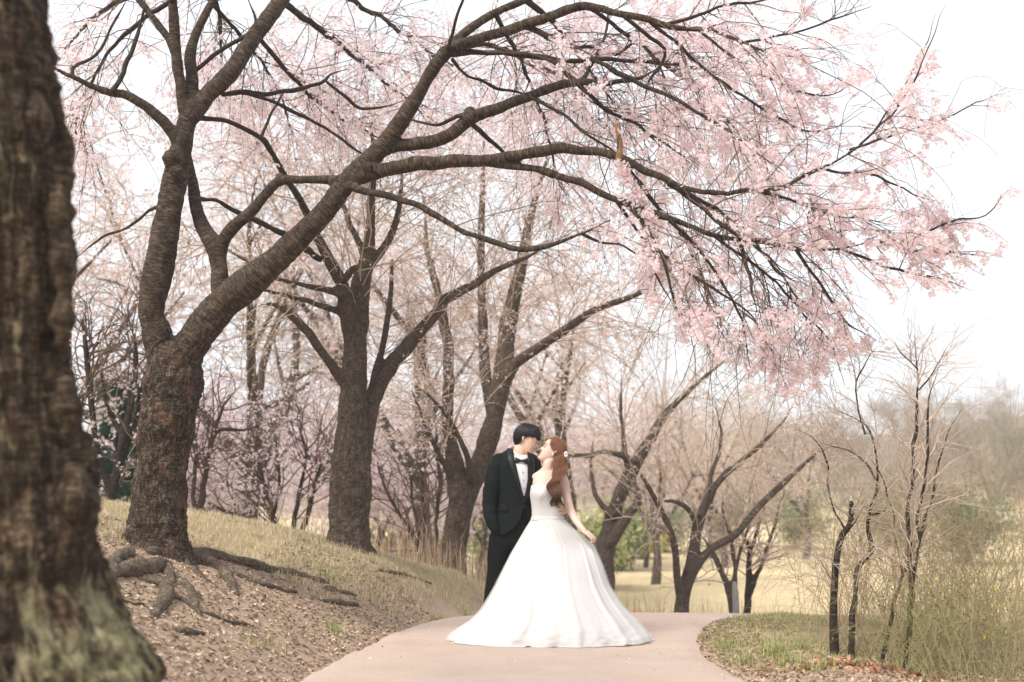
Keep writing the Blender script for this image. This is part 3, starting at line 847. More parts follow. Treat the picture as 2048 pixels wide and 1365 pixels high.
# thin bare whips hanging under the limbs
p, t, r = limb_samples(rg, [A[k] for k in ('e', 'f', 'g', 'b', 'i')] + [limbs_min[k] for k in ('c', 'd', 'e3', 'h', 'h4', 'h5', 'h6')], 3.2, .06, .35)
S3 = spawn(rg, p, t, rg.uniform(.5, 1.5, len(p)), R(55), .34, 10, .13)
R3 = taper(rg.uniform(.0022, .0045, len(p)), 10, .35)
ok = inside(CROWN, S3[:, -1]) | (proj(S3[:, -1])[0] < 1500); S3, R3, p = S3[ok], R3[ok], p[ok]
S3b = spawn(rg, *samples(rg, S3, R3, 3, .2, 1)[:2], rg.uniform(.15, .5, len(p) * 3), R(45), .25, 6, .15)
allw = [tubes_batch(S1, R1, 5), tubes_batch(S2, R2, 3), tubes_batch(S3, R3, 4), tubes_batch(S3b, np.full(S3b.shape[:2], .0016), 3)]
V, F, bk = merge(allw)
build('twigs', V, F, M['twig'], treeA, kind='stuff')
n1 = samples(rg, S1, R1, 11, .12, 1)[0]; n2 = samples(rg, S2, R2, 7, .1, 1)[0]
n3 = samples(rg, S3, R3, 2, .4, 1)[0]; n3 = n3[inside(CROWN, n3)]
nodes = np.vstack([n1, n2, n3])
nodes = nodes[inside(CROWN, nodes)]
keep = vnoise(nodes, 2.1, 31) + .6 * vnoise(nodes, 5.5, 32) > -.3
nodes = nodes[keep]
print('main blossom nodes', len(nodes))
if len(nodes) > 16500:
    nodes = nodes[rg.permutation(len(nodes))[:16500]]
blossoms(rg, nodes, (3, 6), (.0135, .0185), .034, PINK, 'blossoms', treeA, .22)

# roots on the bank
def root(pts, name='root', mat='root', lift=.5):
    rows = []
    for px, py, w in pts:
        q = hit(px, py, 7.5, 14); r_ = w * .5 * mpp(q[1])
        r_ *= .8
        rows.append([q[0], q[1], q[2] + r_ * (lift - .25), r_])
    q = catmull(np.array(rows), .03)
    q[:, :3] += np.stack([vnoise(q[:, :3], 7, 3 + k) for k in range(3)], -1) * .014
    rad = np.maximum(q[:, 3], .004) * (1 + .22 * vnoise(q[:, :3], 11, 2))
    V, F, bk = tube(q[:, :3], rad, 14)
    nr = vnormals(V, F)
    V = V + nr * ((.010 * vnoise(V, 14, 5) + .006 * vnoise(V, 34, 6)) * np.clip(rad.mean() / .03, .3, 1.5))[:, None]
    return build(name, V, F, M[mat], treeA, attrs={'bark': bk, 'age': np.full(len(V), .8)})
root([(262, 1108, 30), (232, 1122, 34), (222, 1148, 36), (218, 1172, 26), (212, 1196, 14)])
root([(236, 1150, 30), (262, 1147, 50), (300, 1142, 48), (330, 1142, 44), (338, 1152, 30), (342, 1166, 12)])
root([(300, 1108, 24), (340, 1112, 24), (368, 1128, 20), (396, 1150, 16), (430, 1172, 10), (452, 1188, 5)])
root([(372, 1108, 34), (410, 1114, 34), (440, 1118, 32), (490, 1130, 28), (540, 1142, 24), (590, 1150, 18), (630, 1160, 12), (662, 1170, 6)])
root([(385, 1118, 34), (415, 1128, 36), (440, 1142, 36), (455, 1160, 32), (464, 1176, 22), (470, 1190, 8)])
root([(310, 1170, 30), (328, 1176, 36), (334, 1192, 38), (326, 1208, 36), (314, 1224, 22), (304, 1240, 8)])
root([(368, 1168, 26), (378, 1182, 28), (386, 1200, 24), (392, 1220, 14), (398, 1232, 6)])
root([(345, 1196, 18), (370, 1206, 16), (395, 1224, 14), (440, 1238, 13), (490, 1252, 11), (528, 1266, 6)])
root([(222, 1200, 10), (255, 1206, 12), (285, 1212, 10), (302, 1228, 9), (308, 1250, 5)])
root([(470, 1150, 20), (510, 1166, 17), (550, 1178, 14), (590, 1186, 10)])
root([(640, 1178, 12), (668, 1182, 17), (700, 1188, 12), (712, 1192, 6)])
root([(640, 1202, 10), (675, 1208, 18), (715, 1212, 10)])
root([(350, 1262, 14), (378, 1268, 22), (408, 1272, 12)])
root([(760, 1142, 8), (800, 1150, 10), (840, 1160, 7), (862, 1168, 4)])

# ---------- old trunk close to the camera
DF = 5.0
edge = [(104, -420), (105, -200), (105, 0), (108, 100), (112, 190), (127, 250), (138, 330), (140, 430), (146, 500), (150, 600), (153, 700), (161, 800), (178, 930), (196, 1050), (216, 1130), (242, 1205), (272, 1290), (306, 1370), (350, 1450)]
rows = []
for px, py in edge[::-1]:
    w = 340 + max(0, (py - 900)) * .32
    p = at(px - 15 - 12 * (py > 1150) - w / 2, py, DF); rows.append([*p, w / 2 * mpp(DF)])
q = catmull(np.array(rows), .08)
bpF = q[0, :3].copy(); bpF[2] = gz(bpF[0], bpF[1])
front = thing('old_tree', 'massive dark furrowed trunk with pale lichen and moss at its flaring base', 'tree', bpF)
parts = [(q[:, :3], q[:, 3])]
for ang, ln in ((-110, .45), (60, .5), (130, .7), (200, .6)):
    d = np.array([math.cos(R(ang)), math.sin(R(ang)), 0]); b0 = q[3, :3]
    e = b0 + d * ln * 1.25; e[2] = gz(e[0], e[1]) - .02
    c = catmull(np.array([[*(b0 + [0, 0, .55]), .22], [*(b0 * .55 + e * .45 + [0, 0, .08]), .18], [*e, .11], [*(e + d * .4 - [0, 0, .12]), .03]]), .06)
    parts.append((c[:, :3], c[:, 3]))
for py, r_, off in ((250, .08, 60), (430, .05, 24), (520, .05, 22), (1000, .09, 42), (640, .05, 24), (820, .07, 34)):
    ex = np.interp(py, [e_[1] for e_ in edge], [e_[0] for e_ in edge]); c = at(ex - off, py, DF - .12)
    parts.append((np.array([c - [0, 0, .1], c, c + [0, 0, .1]]), np.array([r_ * .5, r_, r_ * .5])))
solid_wood('trunk', parts, front, M['bark_front'], .016, age_z=(8, 9), ridge=.035, lump=.022, seed=9, sm=1, sides=24)
# its crown starts above the picture
p0 = q[-1, :3]
top = []
for ang, ln in ((200, 2.2), (150, 2.6), (100, 2.4), (260, 2.0)):
    d = np.array([math.cos(R(ang)), math.sin(R(ang)), .9])
    c = catmull(np.array([[*(p0 - [0, 0, .3]), .2], [*(p0 + d * ln * .4), .13], [*(p0 + d * ln * .7 + [0, 0, .3]), .08], [*(p0 + d * ln + [0, 0, .8]), .03]]), .1)
    top.append((c[:, :3], c[:, 3])); branch_mesh(c[:, :3], c[:, 3], front, M['bark_limb'], 8, 'branch')

# ---------- generic wild tree: traced wood, grown twigs, flowers
def wild_tree(name, label, cat, base, limbs, mat, rng, group=None, vox=.02, per_m=6, L1=(.5, 1.4), L2=(.2, .6), n2=5, droop=.1, spread=48, fl=None, n_fl=3, fsize=(.016, .022), fspread=.05, twig='twig', wig=.2, rmax=.12, lift=0.0, per=(2, 4), buds=None, tmin=.25, tw=1.0, clump=-.2):
    tr = thing(name, label, cat, base, group)
    big = [l for l in limbs if l[1].max() > .035]; small = [l for l in limbs if l[1].max() <= .035]
    if big:
        solid_wood('trunk', big, tr, mat, vox, lump=.014, seed=int(rng.integers(1, 99)), sm=2, sides=10, ridge=.014)
    for k, l in enumerate(small):
        branch_mesh(*l, tr, mat, 7, 'branch' if big or k else 'trunk', rng, .1)
    p, t, r = limb_samples(rng, limbs, per_m, rmax, tmin)
    if len(p) == 0:
        return tr
    L = rng.uniform(*L1, len(p)) * np.clip(r / .03, .6, 1.3)
    S1 = spawn(rng, p, t, L, R(spread), droop, 7, wig, lift); R1 = taper(np.minimum(r * .5, .012 * tw) + .002, 7, .3)
    p, t, r = samples(rng, S1, R1, n2, .15, 1)
    S2 = spawn(rng, p, t, rng.uniform(*L2, len(p)), R(45), droop * 1.2, 5, wig); R2 = taper(r * .6 + .0012 * tw, 5, .4)
    V, F, bk = merge([tubes_batch(S1, R1, 4), tubes_batch(S2, R2, 3)])
    build('twigs', V, F, M[twig], tr, kind='stuff')
    if fl is not None:
        nd = np.vstack([samples(rng, S2, R2, n_fl, .1, 1)[0], samples(rng, S1, R1, n_fl, .3, 1)[0]])
        nd = nd[vnoise(nd, .9, rng.uniform(1, 40)) > clump]
        blossoms(rng, nd, per, fsize, fspread, fl, 'blossoms', tr, .12)
    if buds is not None:
        nd = np.vstack([samples(rng, S2, R2, 3, .05, 1)[0], samples(rng, S1, R1, 3, .2, 1)[0]])
        flakes(rng, nd + rng.normal(size=nd.shape) * .012, (.012, .024), buds, 'buds', tr, M['leaf'])
    return tr
def gbase(px, D):
    p = at(px, 1100, D); p[2] = gz(p[0], p[1]); return p
def tofoot(pts, D, w=1.25):
    """put the first point of a traced stem on the ground under it"""
    p = gbase(pts[0][0], D); x, y = proj(p)
    x, y = float(x), float(y)
    extra = [(pts[0][0], y + 6, pts[0][2] * w)] if y > pts[0][1] + 4 else []
    return extra + list(pts)
BUD = [(.52, .38, .26), (.60, .46, .34), (.46, .31, .24), (.72, .56, .52)]
DB = 13.6
rb = np.random.default_rng(21)
lb = [trace(tofoot([(699, 1112, 104), (697, 1085, 92), (699, 1050, 86), (700, 980, 84), (702, 900, 70), (705, 840, 62), (707, 780, 53), (710, 720, 50), (714, 650, 47), (720, 580, 40), (735, 510, 29), (741, 450, 22), (742, 400, 17), (748, 320, 12), (740, 240, 8)], DB), DB),
      trace([(706, 700, 34), (692, 620, 32), (686, 575, 28), (655, 515, 24), (632, 470, 20), (600, 400, 16), (560, 340, 12), (540, 300, 9)], DB, DB - .6),
      trace([(692, 630, 18), (655, 616, 13), (600, 600, 11), (540, 585, 8), (470, 570, 5)], DB - .1, DB - .5),
      trace([(688, 590, 18), (645, 577, 14), (600, 568, 11), (530, 545, 9), (430, 500, 8), (370, 485, 5)], DB - .2, DB - .9),
      trace([(704, 800, 30), (690, 768, 24), (670, 740, 21), (630, 690, 19), (590, 642, 17), (546, 614, 14), (500, 620, 6)], DB, DB - .4),
      trace([(712, 960, 46), (732, 850, 42), (752, 785, 36), (780, 740, 33), (820, 690, 29), (860, 640, 27), (890, 602, 24), (950, 566, 18), (1010, 532, 14), (1080, 500, 10), (1150, 470, 6)], DB, DB + .8),
      trace([(740, 800, 20), (752, 740, 16), (766, 690, 14), (780, 600, 12), (785, 520, 7)], DB + .1, DB + .6),
      trace([(733, 520, 18), (712, 475, 15), (690, 430, 13), (670, 370, 9), (640, 300, 6)], DB, DB + .5),
      trace([(736, 535, 20), (770, 492, 17), (790, 450, 14), (800, 400, 11), (805, 330, 7)], DB, DB + .4),
      trace([(690, 560, 17), (700, 545, 17), (712, 535, 16)], DB - .3, DB - .35)]
wild_tree('cherry_tree', 'stout grey cherry with forked stems on the mound behind the big leaning cherry', 'tree', gbase(699, DB), lb, M['bark_back'], rb, per_m=10, L1=(.6, 1.9), n2=7, droop=.26, fl=PALE, n_fl=1, twig='twig_tan', buds=BUD, clump=-.05, per=(1, 3), tmin=.3, tw=.4, wig=.13)
DC = 16.6
rc = np.random.default_rng(22)
lc = [trace(tofoot([(905, 1178, 66), (905, 1120, 54), (914, 1060, 52), (920, 1000, 52), (912, 940, 40), (902, 900, 30), (895, 850, 26), (895, 750, 24), (894, 680, 22), (880, 600, 18), (862, 520, 15), (850, 430, 10), (835, 330, 6)], DC), DC),
      trace([(918, 1050, 46), (936, 985, 42), (960, 930, 42), (985, 850, 41), (1000, 780, 39), (1010, 720, 37), (1016, 650, 34), (1036, 560, 28), (1052, 480, 22), (1070, 400, 15), (1100, 300, 9)], DC, DC + .6),
      trace([(1004, 770, 30), (1030, 728, 24), (1070, 700, 21), (1130, 660, 18), (1190, 620, 16), (1260, 595, 12), (1330, 560, 8)], DC + .2, DC - .6),
      trace([(985, 840, 26), (970, 740, 22), (965, 640, 20), (962, 500, 16), (965, 380, 12), (968, 280, 8)], DC + .3, DC + .8),
      trace([(930, 1000, 26), (905, 960, 18), (860, 870, 10), (830, 800, 8), (800, 740, 6)], DC, DC - .6),
      trace([(945, 960, 16), (930, 900, 12), (900, 840, 10), (860, 790, 8), (820, 760, 6)], DC - .1, DC - .7)]
wild_tree('cherry_tree', 'knobbly twin stemmed cherry standing just behind the groom', 'tree', gbase(905, DC), lc, M['bark_back'], rc, vox=.022, per_m=10, L1=(.7, 2.0), n2=7, droop=.24, fl=PALE, n_fl=1, twig='twig_tan', buds=BUD, clump=-.05, per=(2, 3), tmin=.3, tw=.4, wig=.13)
DD = 21.0
rd = np.random.default_rng(23)
ld = [trace(tofoot([(1208, 1140, 42), (1212, 1090, 38), (1224, 1040, 34), (1240, 990, 31), (1270, 930, 27), (1300, 880, 22), (1330, 830, 17), (1380, 780, 11), (1450, 720, 7)], DD), DD, DD + .5),
      trace([(1222, 1085, 24), (1255, 1032, 21), (1276, 1000, 19), (1264, 960, 16), (1250, 900, 12), (1240, 820, 9), (1238, 700, 6)], DD, DD - .5),
      trace([(1225, 1030, 18), (1195, 1000, 12), (1180, 940, 9), (1190, 860, 6)], DD, DD + .6),
      trace([(1300, 880, 16), (1240, 860, 11), (1180, 820, 10), (1100, 840, 12), (1060, 850, 10)], DD, DD - .8),
      trace([(1295, 885, 14), (1350, 870, 10), (1420, 830, 8), (1500, 800, 5)], DD, DD + .6),
      trace([(1275, 925, 14), (1220, 905, 12), (1160, 912, 11), (1100, 905, 9), (1050, 880, 6)], DD - .2, DD - .8),
      trace([(1180, 822, 12), (1130, 760, 10), (1100, 690, 8)], DD - .3, DD - .3)]
wild_tree('cherry_tree', 'leaning cherry with a kinked second stem behind the bride', 'tree', gbase(1208, DD), ld, M['bark_back'], rd, vox=.028, per_m=7, L1=(.9, 2.3), n2=7, droop=.15, fl=PALE, n_fl=1, twig='twig_tan', buds=BUD, clump=0, per=(1, 3), tmin=.2, tw=.6, wig=.13)
DE = 17.5
re_ = np.random.default_rng(24)
le = [trace(tofoot([(1362, 1238, 32), (1366, 1200, 28), (1374, 1160, 26), (1386, 1110, 24), (1396, 1050, 22), (1415, 1000, 17), (1440, 960, 14), (1500, 905, 11), (1560, 850, 8), (1620, 770, 5)], DE), DE, DE + .3),
      trace([(1364, 1215, 20), (1354, 1150, 16), (1350, 1100, 15), (1336, 1050, 13), (1300, 980, 10), (1282, 950, 7)], DE, DE - .4),
      trace([(1372, 1180, 22), (1390, 1140, 19), (1420, 1100, 17), (1470, 1070, 15), (1520, 1012, 14), (1572, 962, 12), (1640, 900, 7)], DE, DE + .5),
      trace([(1396, 1060, 14), (1378, 1020, 11), (1340, 1000, 8), (1310, 1010, 5)], DE, DE - .3),
      trace([(1400, 1030, 14), (1420, 960, 10), (1440, 880, 8), (1430, 800, 5)], DE, DE + .5)]
wild_tree('cherry_tree', 'dark low forking tree beside the path bend', 'tree', gbase(1362, DE), le, M['bark_back'], re_, vox=.02, per_m=6, L1=(.6, 1.6), n2=6, droop=.1, fl=PALE, n_fl=1, twig='twig_tan', buds=BUD, clump=.1, per=(1, 3), tmin=.3, tw=.5, wig=.14)
DG = 18.6
rgx = np.random.default_rng(25)
lg = [trace(tofoot([(1466, 1240, 18), (1463, 1200, 15), (1452, 1160, 13), (1432, 1115, 11), (1412, 1085, 8), (1390, 1050, 5)], DG), DG), trace([(1468, 1200, 12), (1470, 1140, 10), (1462, 1080, 9), (1448, 1020, 7), (1440, 960, 5)], DG, DG + .4), trace([(1466, 1170, 10), (1480, 1100, 8), (1500, 1040, 6), (1500, 960, 4)], DG, DG - .2)]
wild_tree('sapling', 'grey three stemmed sapling with the post at its foot', 'tree', gbase(1466, DG), lg, M['bark_back'], rgx, per_m=8, L1=(.4, 1.1), n2=5, twig='twig_tan', buds=BUD, tmin=.3)
lg = [trace(tofoot([(1492, 1240, 17), (1496, 1190, 15), (1498, 1140, 13), (1500, 1100, 11), (1486, 1060, 8), (1490, 1000, 6)], DG + .5), DG + .5), trace([(1497, 1195, 12), (1518, 1140, 10), (1540, 1080, 8), (1556, 1030, 7), (1580, 960, 4)], DG + .5, DG + .2), trace([(1500, 1105, 8), (1515, 1060, 7), (1530, 1000, 5)], DG + .5, DG + .9)]
wild_tree('sapling', 'dark slim forked sapling right of the grey post', 'tree', gbase(1492, DG + .5), lg, M['bark_dark'], rgx, per_m=8, L1=(.4, 1.1), n2=5, twig='twig_tan', buds=BUD, tmin=.3)
# left thicket
DH = 15.5
rh = np.random.default_rng(26)
lh = [trace(tofoot([(208, 1040, 26), (222, 990, 22), (232, 950, 20), (243, 880, 18), (262, 800, 14), (275, 740, 11), (268, 660, 8), (250, 560, 6)], DH), DH),
      trace([(222, 985, 16), (202, 930, 13), (190, 870, 14), (182, 800, 14), (175, 730, 12), (165, 640, 8)], DH, DH - .3),
      trace([(236, 940, 14), (258, 880, 12), (275, 820, 11), (290, 760, 8), (310, 690, 5)], DH, DH + .3),
      trace([(243, 870, 13), (218, 820, 10), (205, 770, 9), (200, 700, 6)], DH, DH + .4),
      trace([(250, 1050, 12), (240, 1000, 10), (252, 940, 9), (270, 880, 7)], DH, DH - .2)]
wild_tree('cherry_tree', 'dark many stemmed young cherry between the mossy old trunk and the leaning cherry', 'tree', gbase(208, DH), lh, M['bark_dark'], rh, per_m=8, L1=(.5, 1.3), n2=5, droop=.2, fl=LILAC, n_fl=2, clump=-.05, tmin=.35, fsize=(.018, .025))
DI = 16.5
li = [trace(tofoot([(382, 1072, 20), (392, 1030, 15), (405, 990, 14), (412, 940, 12), (422, 890, 11), (434, 850, 10), (452, 815, 8), (475, 780, 6), (500, 730, 4)], DI), DI), trace([(392, 1035, 11), (386, 980, 9), (390, 920, 8), (380, 860, 6), (400, 800, 4)], DI, DI + .3), trace([(425, 880, 8), (440, 860, 7), (480, 860, 6), (540, 850, 4)], DI, DI + .4)]
wild_tree('sapling', 'thin curved sapling right behind the leaning cherry trunk', 'tree', gbase(382, DI), li, M['bark_back'], rh, per_m=8, L1=(.5, 1.3), n2=5, droop=.05, fl=LILAC, n_fl=1, clump=-.1, tmin=.35, fsize=(.018, .024))
DJ = 18.5
lj = [trace(tofoot([(582, 1108, 16), (560, 1070, 12), (545, 1040, 11), (532, 1000, 10), (520, 940, 9), (492, 885, 7), (450, 850, 5)], DJ), DJ),
      trace([(585, 1110, 14), (588, 1050, 11), (600, 990, 10), (612, 920, 8), (600, 850, 6), (610, 770, 4)], DJ, DJ + .4),
      trace([(590, 1112, 16), (604, 1060, 12), (622, 1010, 10), (636, 940, 8), (650, 880, 6)], DJ, DJ - .2),
      trace([(545, 1040, 8), (558, 970, 7), (552, 900, 6), (540, 820, 4)], DJ, DJ + .5),
      trace([(560, 1105, 9), (520, 1055, 8), (480, 1030, 7), (440, 1012, 6), (405, 995, 4)], DJ, DJ - .5)]
wild_tree('sapling', 'spreading many stemmed sapling left of the stout grey cherry', 'tree', gbase(585, DJ), lj, M['bark_dark'], rh, per_m=9, L1=(.6, 1.5), n2=6, droop=.05, fl=LILAC, n_fl=2, clump=-.1, tmin=.3, fsize=(.02, .027))
DK = 19.0
lk = [trace(tofoot([(866, 1168, 13), (845, 1110, 11), (825, 1070, 9), (795, 1020, 8), (770, 970, 7), (752, 910, 6), (745, 850, 4)], DK), DK), trace([(868, 1165, 12), (852, 1080, 9), (845, 990, 8), (850, 900, 7), (840, 820, 5)], DK, DK + .4), trace([(872, 1160, 12), (872, 1060, 10), (880, 960, 9), (870, 870, 7), (865, 760, 5)], DK, DK + .2), trace([(840, 1085, 8), (826, 1010, 6), (820, 940, 5), (800, 860, 4)], DK, DK + .6)]
wild_tree('sapling', 'slender dark sapling between the two grey cherries', 'tree', gbase(866, DK), lk, M['bark_dark'], rh, per_m=8, L1=(.6, 1.4), n2=5, droop=.05, fl=LILAC, n_fl=2, clump=0, tmin=.3, fsize=(.02, .027))
# ------------------------------------------------------------------ people
def skin_mat(name, col, sub=.12):
    m, nt, b, out = mat_new(name)
    v = wpos(nt)
    c = mixc(nt, noise(nt, v, 25, 3), [x * .94 for x in col], [min(1, x * 1.05) for x in col])
    nt.links.new(c, b.inputs['Base Color'])
    b.inputs['Roughness'].default_value = .5
    b.inputs['Specular IOR Level'].default_value = .35
    b.inputs['Subsurface Weight'].default_value = sub
    b.inputs['Subsurface Radius'].default_value = (1, .35, .2)
    b.inputs['Subsurface Scale'].default_value = .012
    return m
def cloth_mat(name, col, rough=.8, weave=700, sheen=.3, spec=.3):
    m, nt, b, out = mat_new(name)
    v = wpos(nt)
    n = noise(nt, v, weave, 2); n2 = noise(nt, v, 9, 3)
    c = mixc(nt, n2, [x * .85 for x in col], [min(1, x * 1.12) for x in col])
    nt.links.new(c, b.inputs['Base Color'])
    b.inputs['Roughness'].default_value = rough; b.inputs['Sheen Weight'].default_value = sheen
    b.inputs['Specular IOR Level'].default_value = spec
    bump(nt, b, n, .25, .002)
    return m
def hair_mat(name, top, low, z0, z1):
    m, nt, b, out = mat_new(name)
    z = nt.nodes.new('ShaderNodeSeparateXYZ'); nt.links.new(wpos(nt), z.inputs[0])
    f = N_(nt, 'ShaderNodeMapRange'); nt.links.new(z.outputs[2], f.inputs[0]); f.inputs[1].default_value = z0; f.inputs[2].default_value = z1
    c = mixc(nt, f.outputs[0], low, top)
    c = mixc(nt, mth(nt, 'MULTIPLY', noise(nt, wpos(nt), 160, 3), .6), c, [x * .35 for x in top])
    nt.links.new(c, b.inputs['Base Color'])
    b.inputs['Roughness'].default_value = .45; b.inputs['Specular IOR Level'].default_value = .3
    return m
M['skin_m'] = skin_mat('skin_warm', (.68, .46, .34))
M['skin_f'] = skin_mat('skin_fair', (.64, .46, .38))
M['suit'] = cloth_mat('suit_wool', (.004, .0068, .0078), .85, 900, .0, .18)
M['satin'] = cloth_mat('satin_lapel', (.003, .0045, .005), .5, 900, .0, .3)
M['trouser'] = cloth_mat('trouser_wool', (.003, .004, .0045), .85, 900, .0, .15)
M['shirt'] = cloth_mat('shirt_cotton', (.66, .66, .70), .7, 900, .1)
M['black'] = cloth_mat('black_satin', (.006, .006, .007), .45, 900, .1)
M['shoe'] = plain('shoe_leather', (.012, .011, .011), .3, .1, 10, spec=.5)
M['hair_m'] = hair_mat('black_hair', (.010, .010, .012), (.008, .008, .010), 1.5, 1.8)
M['lip'] = plain('lips', (.52, .17, .16), .45, .1, 40)
M['brow'] = plain('brows', (.03, .018, .014), .8, .1, 40)
M['pearl'] = plain('pearl', (.85, .83, .82), .2, .05, 40, spec=.6)
M['lipm'] = plain('pale_lips', (.58, .28, .23), .5, .1, 40)

def capsule(pts, rad, sides=14, step=.012, flat=1.0):
    q = catmull(np.array([[*p, r] for p, r in zip(pts, rad)]), step)
    return tube(q[:, :3], np.maximum(q[:, 3], .001), sides, True, flat)
def ellipsoid(c, r, Mx=None, nu=20, nv=12):
    th = np.linspace(0, math.pi, nv + 1)[1:-1]; ph = np.arange(nu) * 2 * math.pi / nu
    V = np.array([[math.sin(t) * math.cos(p), math.sin(t) * math.sin(p), math.cos(t)] for t in th for p in ph] + [[0, 0, 1], [0, 0, -1]]) * np.array(r)
    if Mx is not None:
        V = V @ np.asarray(Mx).T
    V = V + np.array(c)
    n = nv - 1; i = np.arange(n - 1)[:, None] * nu; j = np.arange(nu)[None]; j2 = (j + 1) % nu
    Q = np.stack([i + j, i + nu + j, i + nu + j2, i + j2], -1).reshape(-1, 4)
    jj = np.arange(nu); k2 = (jj + 1) % nu; a, b_ = n * nu, n * nu + 1
    T = np.vstack([np.stack([np.full(nu, a), jj, k2], -1), np.stack([np.full(nu, b_), (n - 1) * nu + k2, (n - 1) * nu + jj], -1)])
    return V, [Q, T], np.zeros((len(V), 3))
def face_dir(yaw, pitch, roll=0.0):
    """columns: lateral right, forward, up.  yaw 0 looks at the camera (-y), +90 looks to +x"""
    f = np.array([math.sin(yaw) * math.cos(pitch), -math.cos(yaw) * math.cos(pitch), math.sin(pitch)])
    r = np.cross(f, [0, 0, 1.0]); r = unit(r); u = np.cross(r, f)
    c, s = math.cos(roll), math.sin(roll)
    r2 = r * c + u * s; u2 = u * c - r * s
    return np.stack([r2, f, u2], -1)
class Head:
    """local metres: x lateral, y forward, z up from the chin; H = chin to crown"""
    def __init__(s, org, Mx, H=.232, fem=False):
        s.o, s.M, s.H, s.k, s.fem = np.array(org), Mx, H, H / .232, fem
    def w(s, p):
        return np.asarray(p, float) * s.k @ s.M.T + s.o
    def parts(s):
        zz = np.array([-.004, .004, .014, .028, .046, .060, .075, .088, .104, .120, .136, .155, .175, .195, .212, .224, .231])
        if s.fem:
            fr = np.array([.050, .070, .078, .080, .078, .080, .082, .082, .083, .083, .087, .090, .088, .078, .058, .036, .008])
            wd = np.array([.010, .023, .031, .039, .048, .053, .057, .061, .065, .067, .068, .070, .069, .064, .052, .035, .008])
        else:
            fr = np.array([.048, .072, .083, .086, .082, .085, .086, .085, .086, .086, .092, .094, .090, .080, .060, .036, .008])
            wd = np.array([.014, .028, .038, .047, .056, .060, .064, .067, .070, .072, .073, .075, .074, .069, .056, .038, .008])
        bk = np.array([.025, .012, -.004, -.018, -.032, -.045, -.060, -.072, -.084, -.092, -.097, -.099, -.096, -.086, -.066, -.042, -.008])
        z2 = np.linspace(zz[0], zz[-1], 46)
        fr, wd, bk = (np.interp(z2, zz, a) for a in (fr, wd, bk))
        nu = 40; ph = np.arange(nu) * 2 * math.pi / nu
        V = []
        for z, f, w_, b_ in zip(z2, fr, wd, bk):
            c = (f + b_) * .5; d = (f - b_) * .5
            for p in ph:
                sx, cy_ = math.cos(p), math.sin(p)
                e = .86 if cy_ > 0 else 1.0
                x = w_ * math.copysign(abs(sx) ** e, sx); y = c + d * math.copysign(abs(cy_) ** (.92), cy_)
                # eye sockets
                if cy_ > 0:
                    y -= .0055 * math.exp(-((z - .122) / .010) ** 2) * math.exp(-((abs(x) - .031) / .016) ** 2)
                V.append((x, y, z))
        n = len(z2); a0, a1 = len(V), len(V) + 1
        V += [(0, (fr[0] + bk[0]) / 2, z2[0] - .003), (0, 0, z2[-1] + .001)]
        i = np.arange(n - 1)[:, None] * nu; j = np.arange(nu)[None]; j2 = (j + 1) % nu
        Q = np.stack([i + j, i + j2, i + nu + j2, i + nu + j], -1).reshape(-1, 4)
        jj = np.arange(nu); k2 = (jj + 1) % nu
        T = np.vstack([np.stack([np.full(nu, a0), k2, jj], -1), np.stack([np.full(nu, a1), (n - 1) * nu + jj, (n - 1) * nu + k2], -1)])
        V = np.array(V)
        out = [(s.w(V), [Q, T], np.zeros((len(V), 3)))]
        g = .9 if s.fem else 1.05
        def cap(pts, rad):
            return capsule([s.w(p) for p in pts], [r * s.k for r in rad], 12, .004)
        y0 = .083 if s.fem else .086
        out.append(cap([(0, y0 - .004, .128), (0, y0 + .002, .112), (0, y0 + .010 * g, .098), (0, y0 + .0165 * g, .089)], [.006, .0062, .0072, .0085]))   # nose
        for sx in (-1, 1):
            out.append(cap([(sx * .010, y0 + .002, .086), (sx * .011, y0 - .004, .086)], [.0065, .006]))
            # ear
            ew = .066 if s.fem else .072
            out.append(cap([(sx * (ew + .004), -.012, .138), (sx * (ew + .009), -.018, .128), (sx * (ew + .008), -.016, .112), (sx * (ew + .003), -.008, .098)], [.007, .009, .008, .006]))
            out.append(cap([(sx * .026, y0 - .016, .100), (sx * .034, y0 - .022, .088)], [.014, .013]))     # cheek
            out.append(cap([(sx * .012, y0 - .004, .137), (sx * .034, y0 - .014, .138)], [.007, .007]))     # brow ridge
        out.append(cap([(0, y0 - .008, .012), (0, y0 - .009, .020)], [.011, .012]))                       # chin
        out.append(cap([(-.017, y0 - .011, .0645), (0, y0 - .0035, .066), (.017, y0 - .011, .0645)], [.004, .0055, .004]))   # mouth swell
        out.append(cap([(-.015, y0 - .011, .0555), (0, y0 - .004, .054), (.015, y0 - .011, .0555)], [.004, .0058, .004]))
        return out
    def features(s, parent, lipmat, smile=.004):
        y0 = .083 if s.fem else .086
        def strip(name, pts, rad, mat, flat=.6):
            V, F, _ = capsule([s.w(p) for p in pts], [r * s.k for r in rad], 8, .003, flat)
            return build(name, V, F, M[mat], parent)
        strip('upper_lip', [(-.021, y0 - .013, .0605 + smile), (-.010, y0 - .003, .0640), (0, y0 + .0030, .0648), (.010, y0 - .003, .0640), (.021, y0 - .013, .0605 + smile)], [.0012, .003, .0036, .003, .0012], lipmat)
        strip('lower_lip', [(-.018, y0 - .011, .0590 + smile), (-.009, y0 - .003, .0558), (0, y0 + .0028, .0548), (.009, y0 - .003, .0558), (.018, y0 - .011, .0590 + smile)], [.0012, .0034, .0042, .0034, .0012], lipmat)
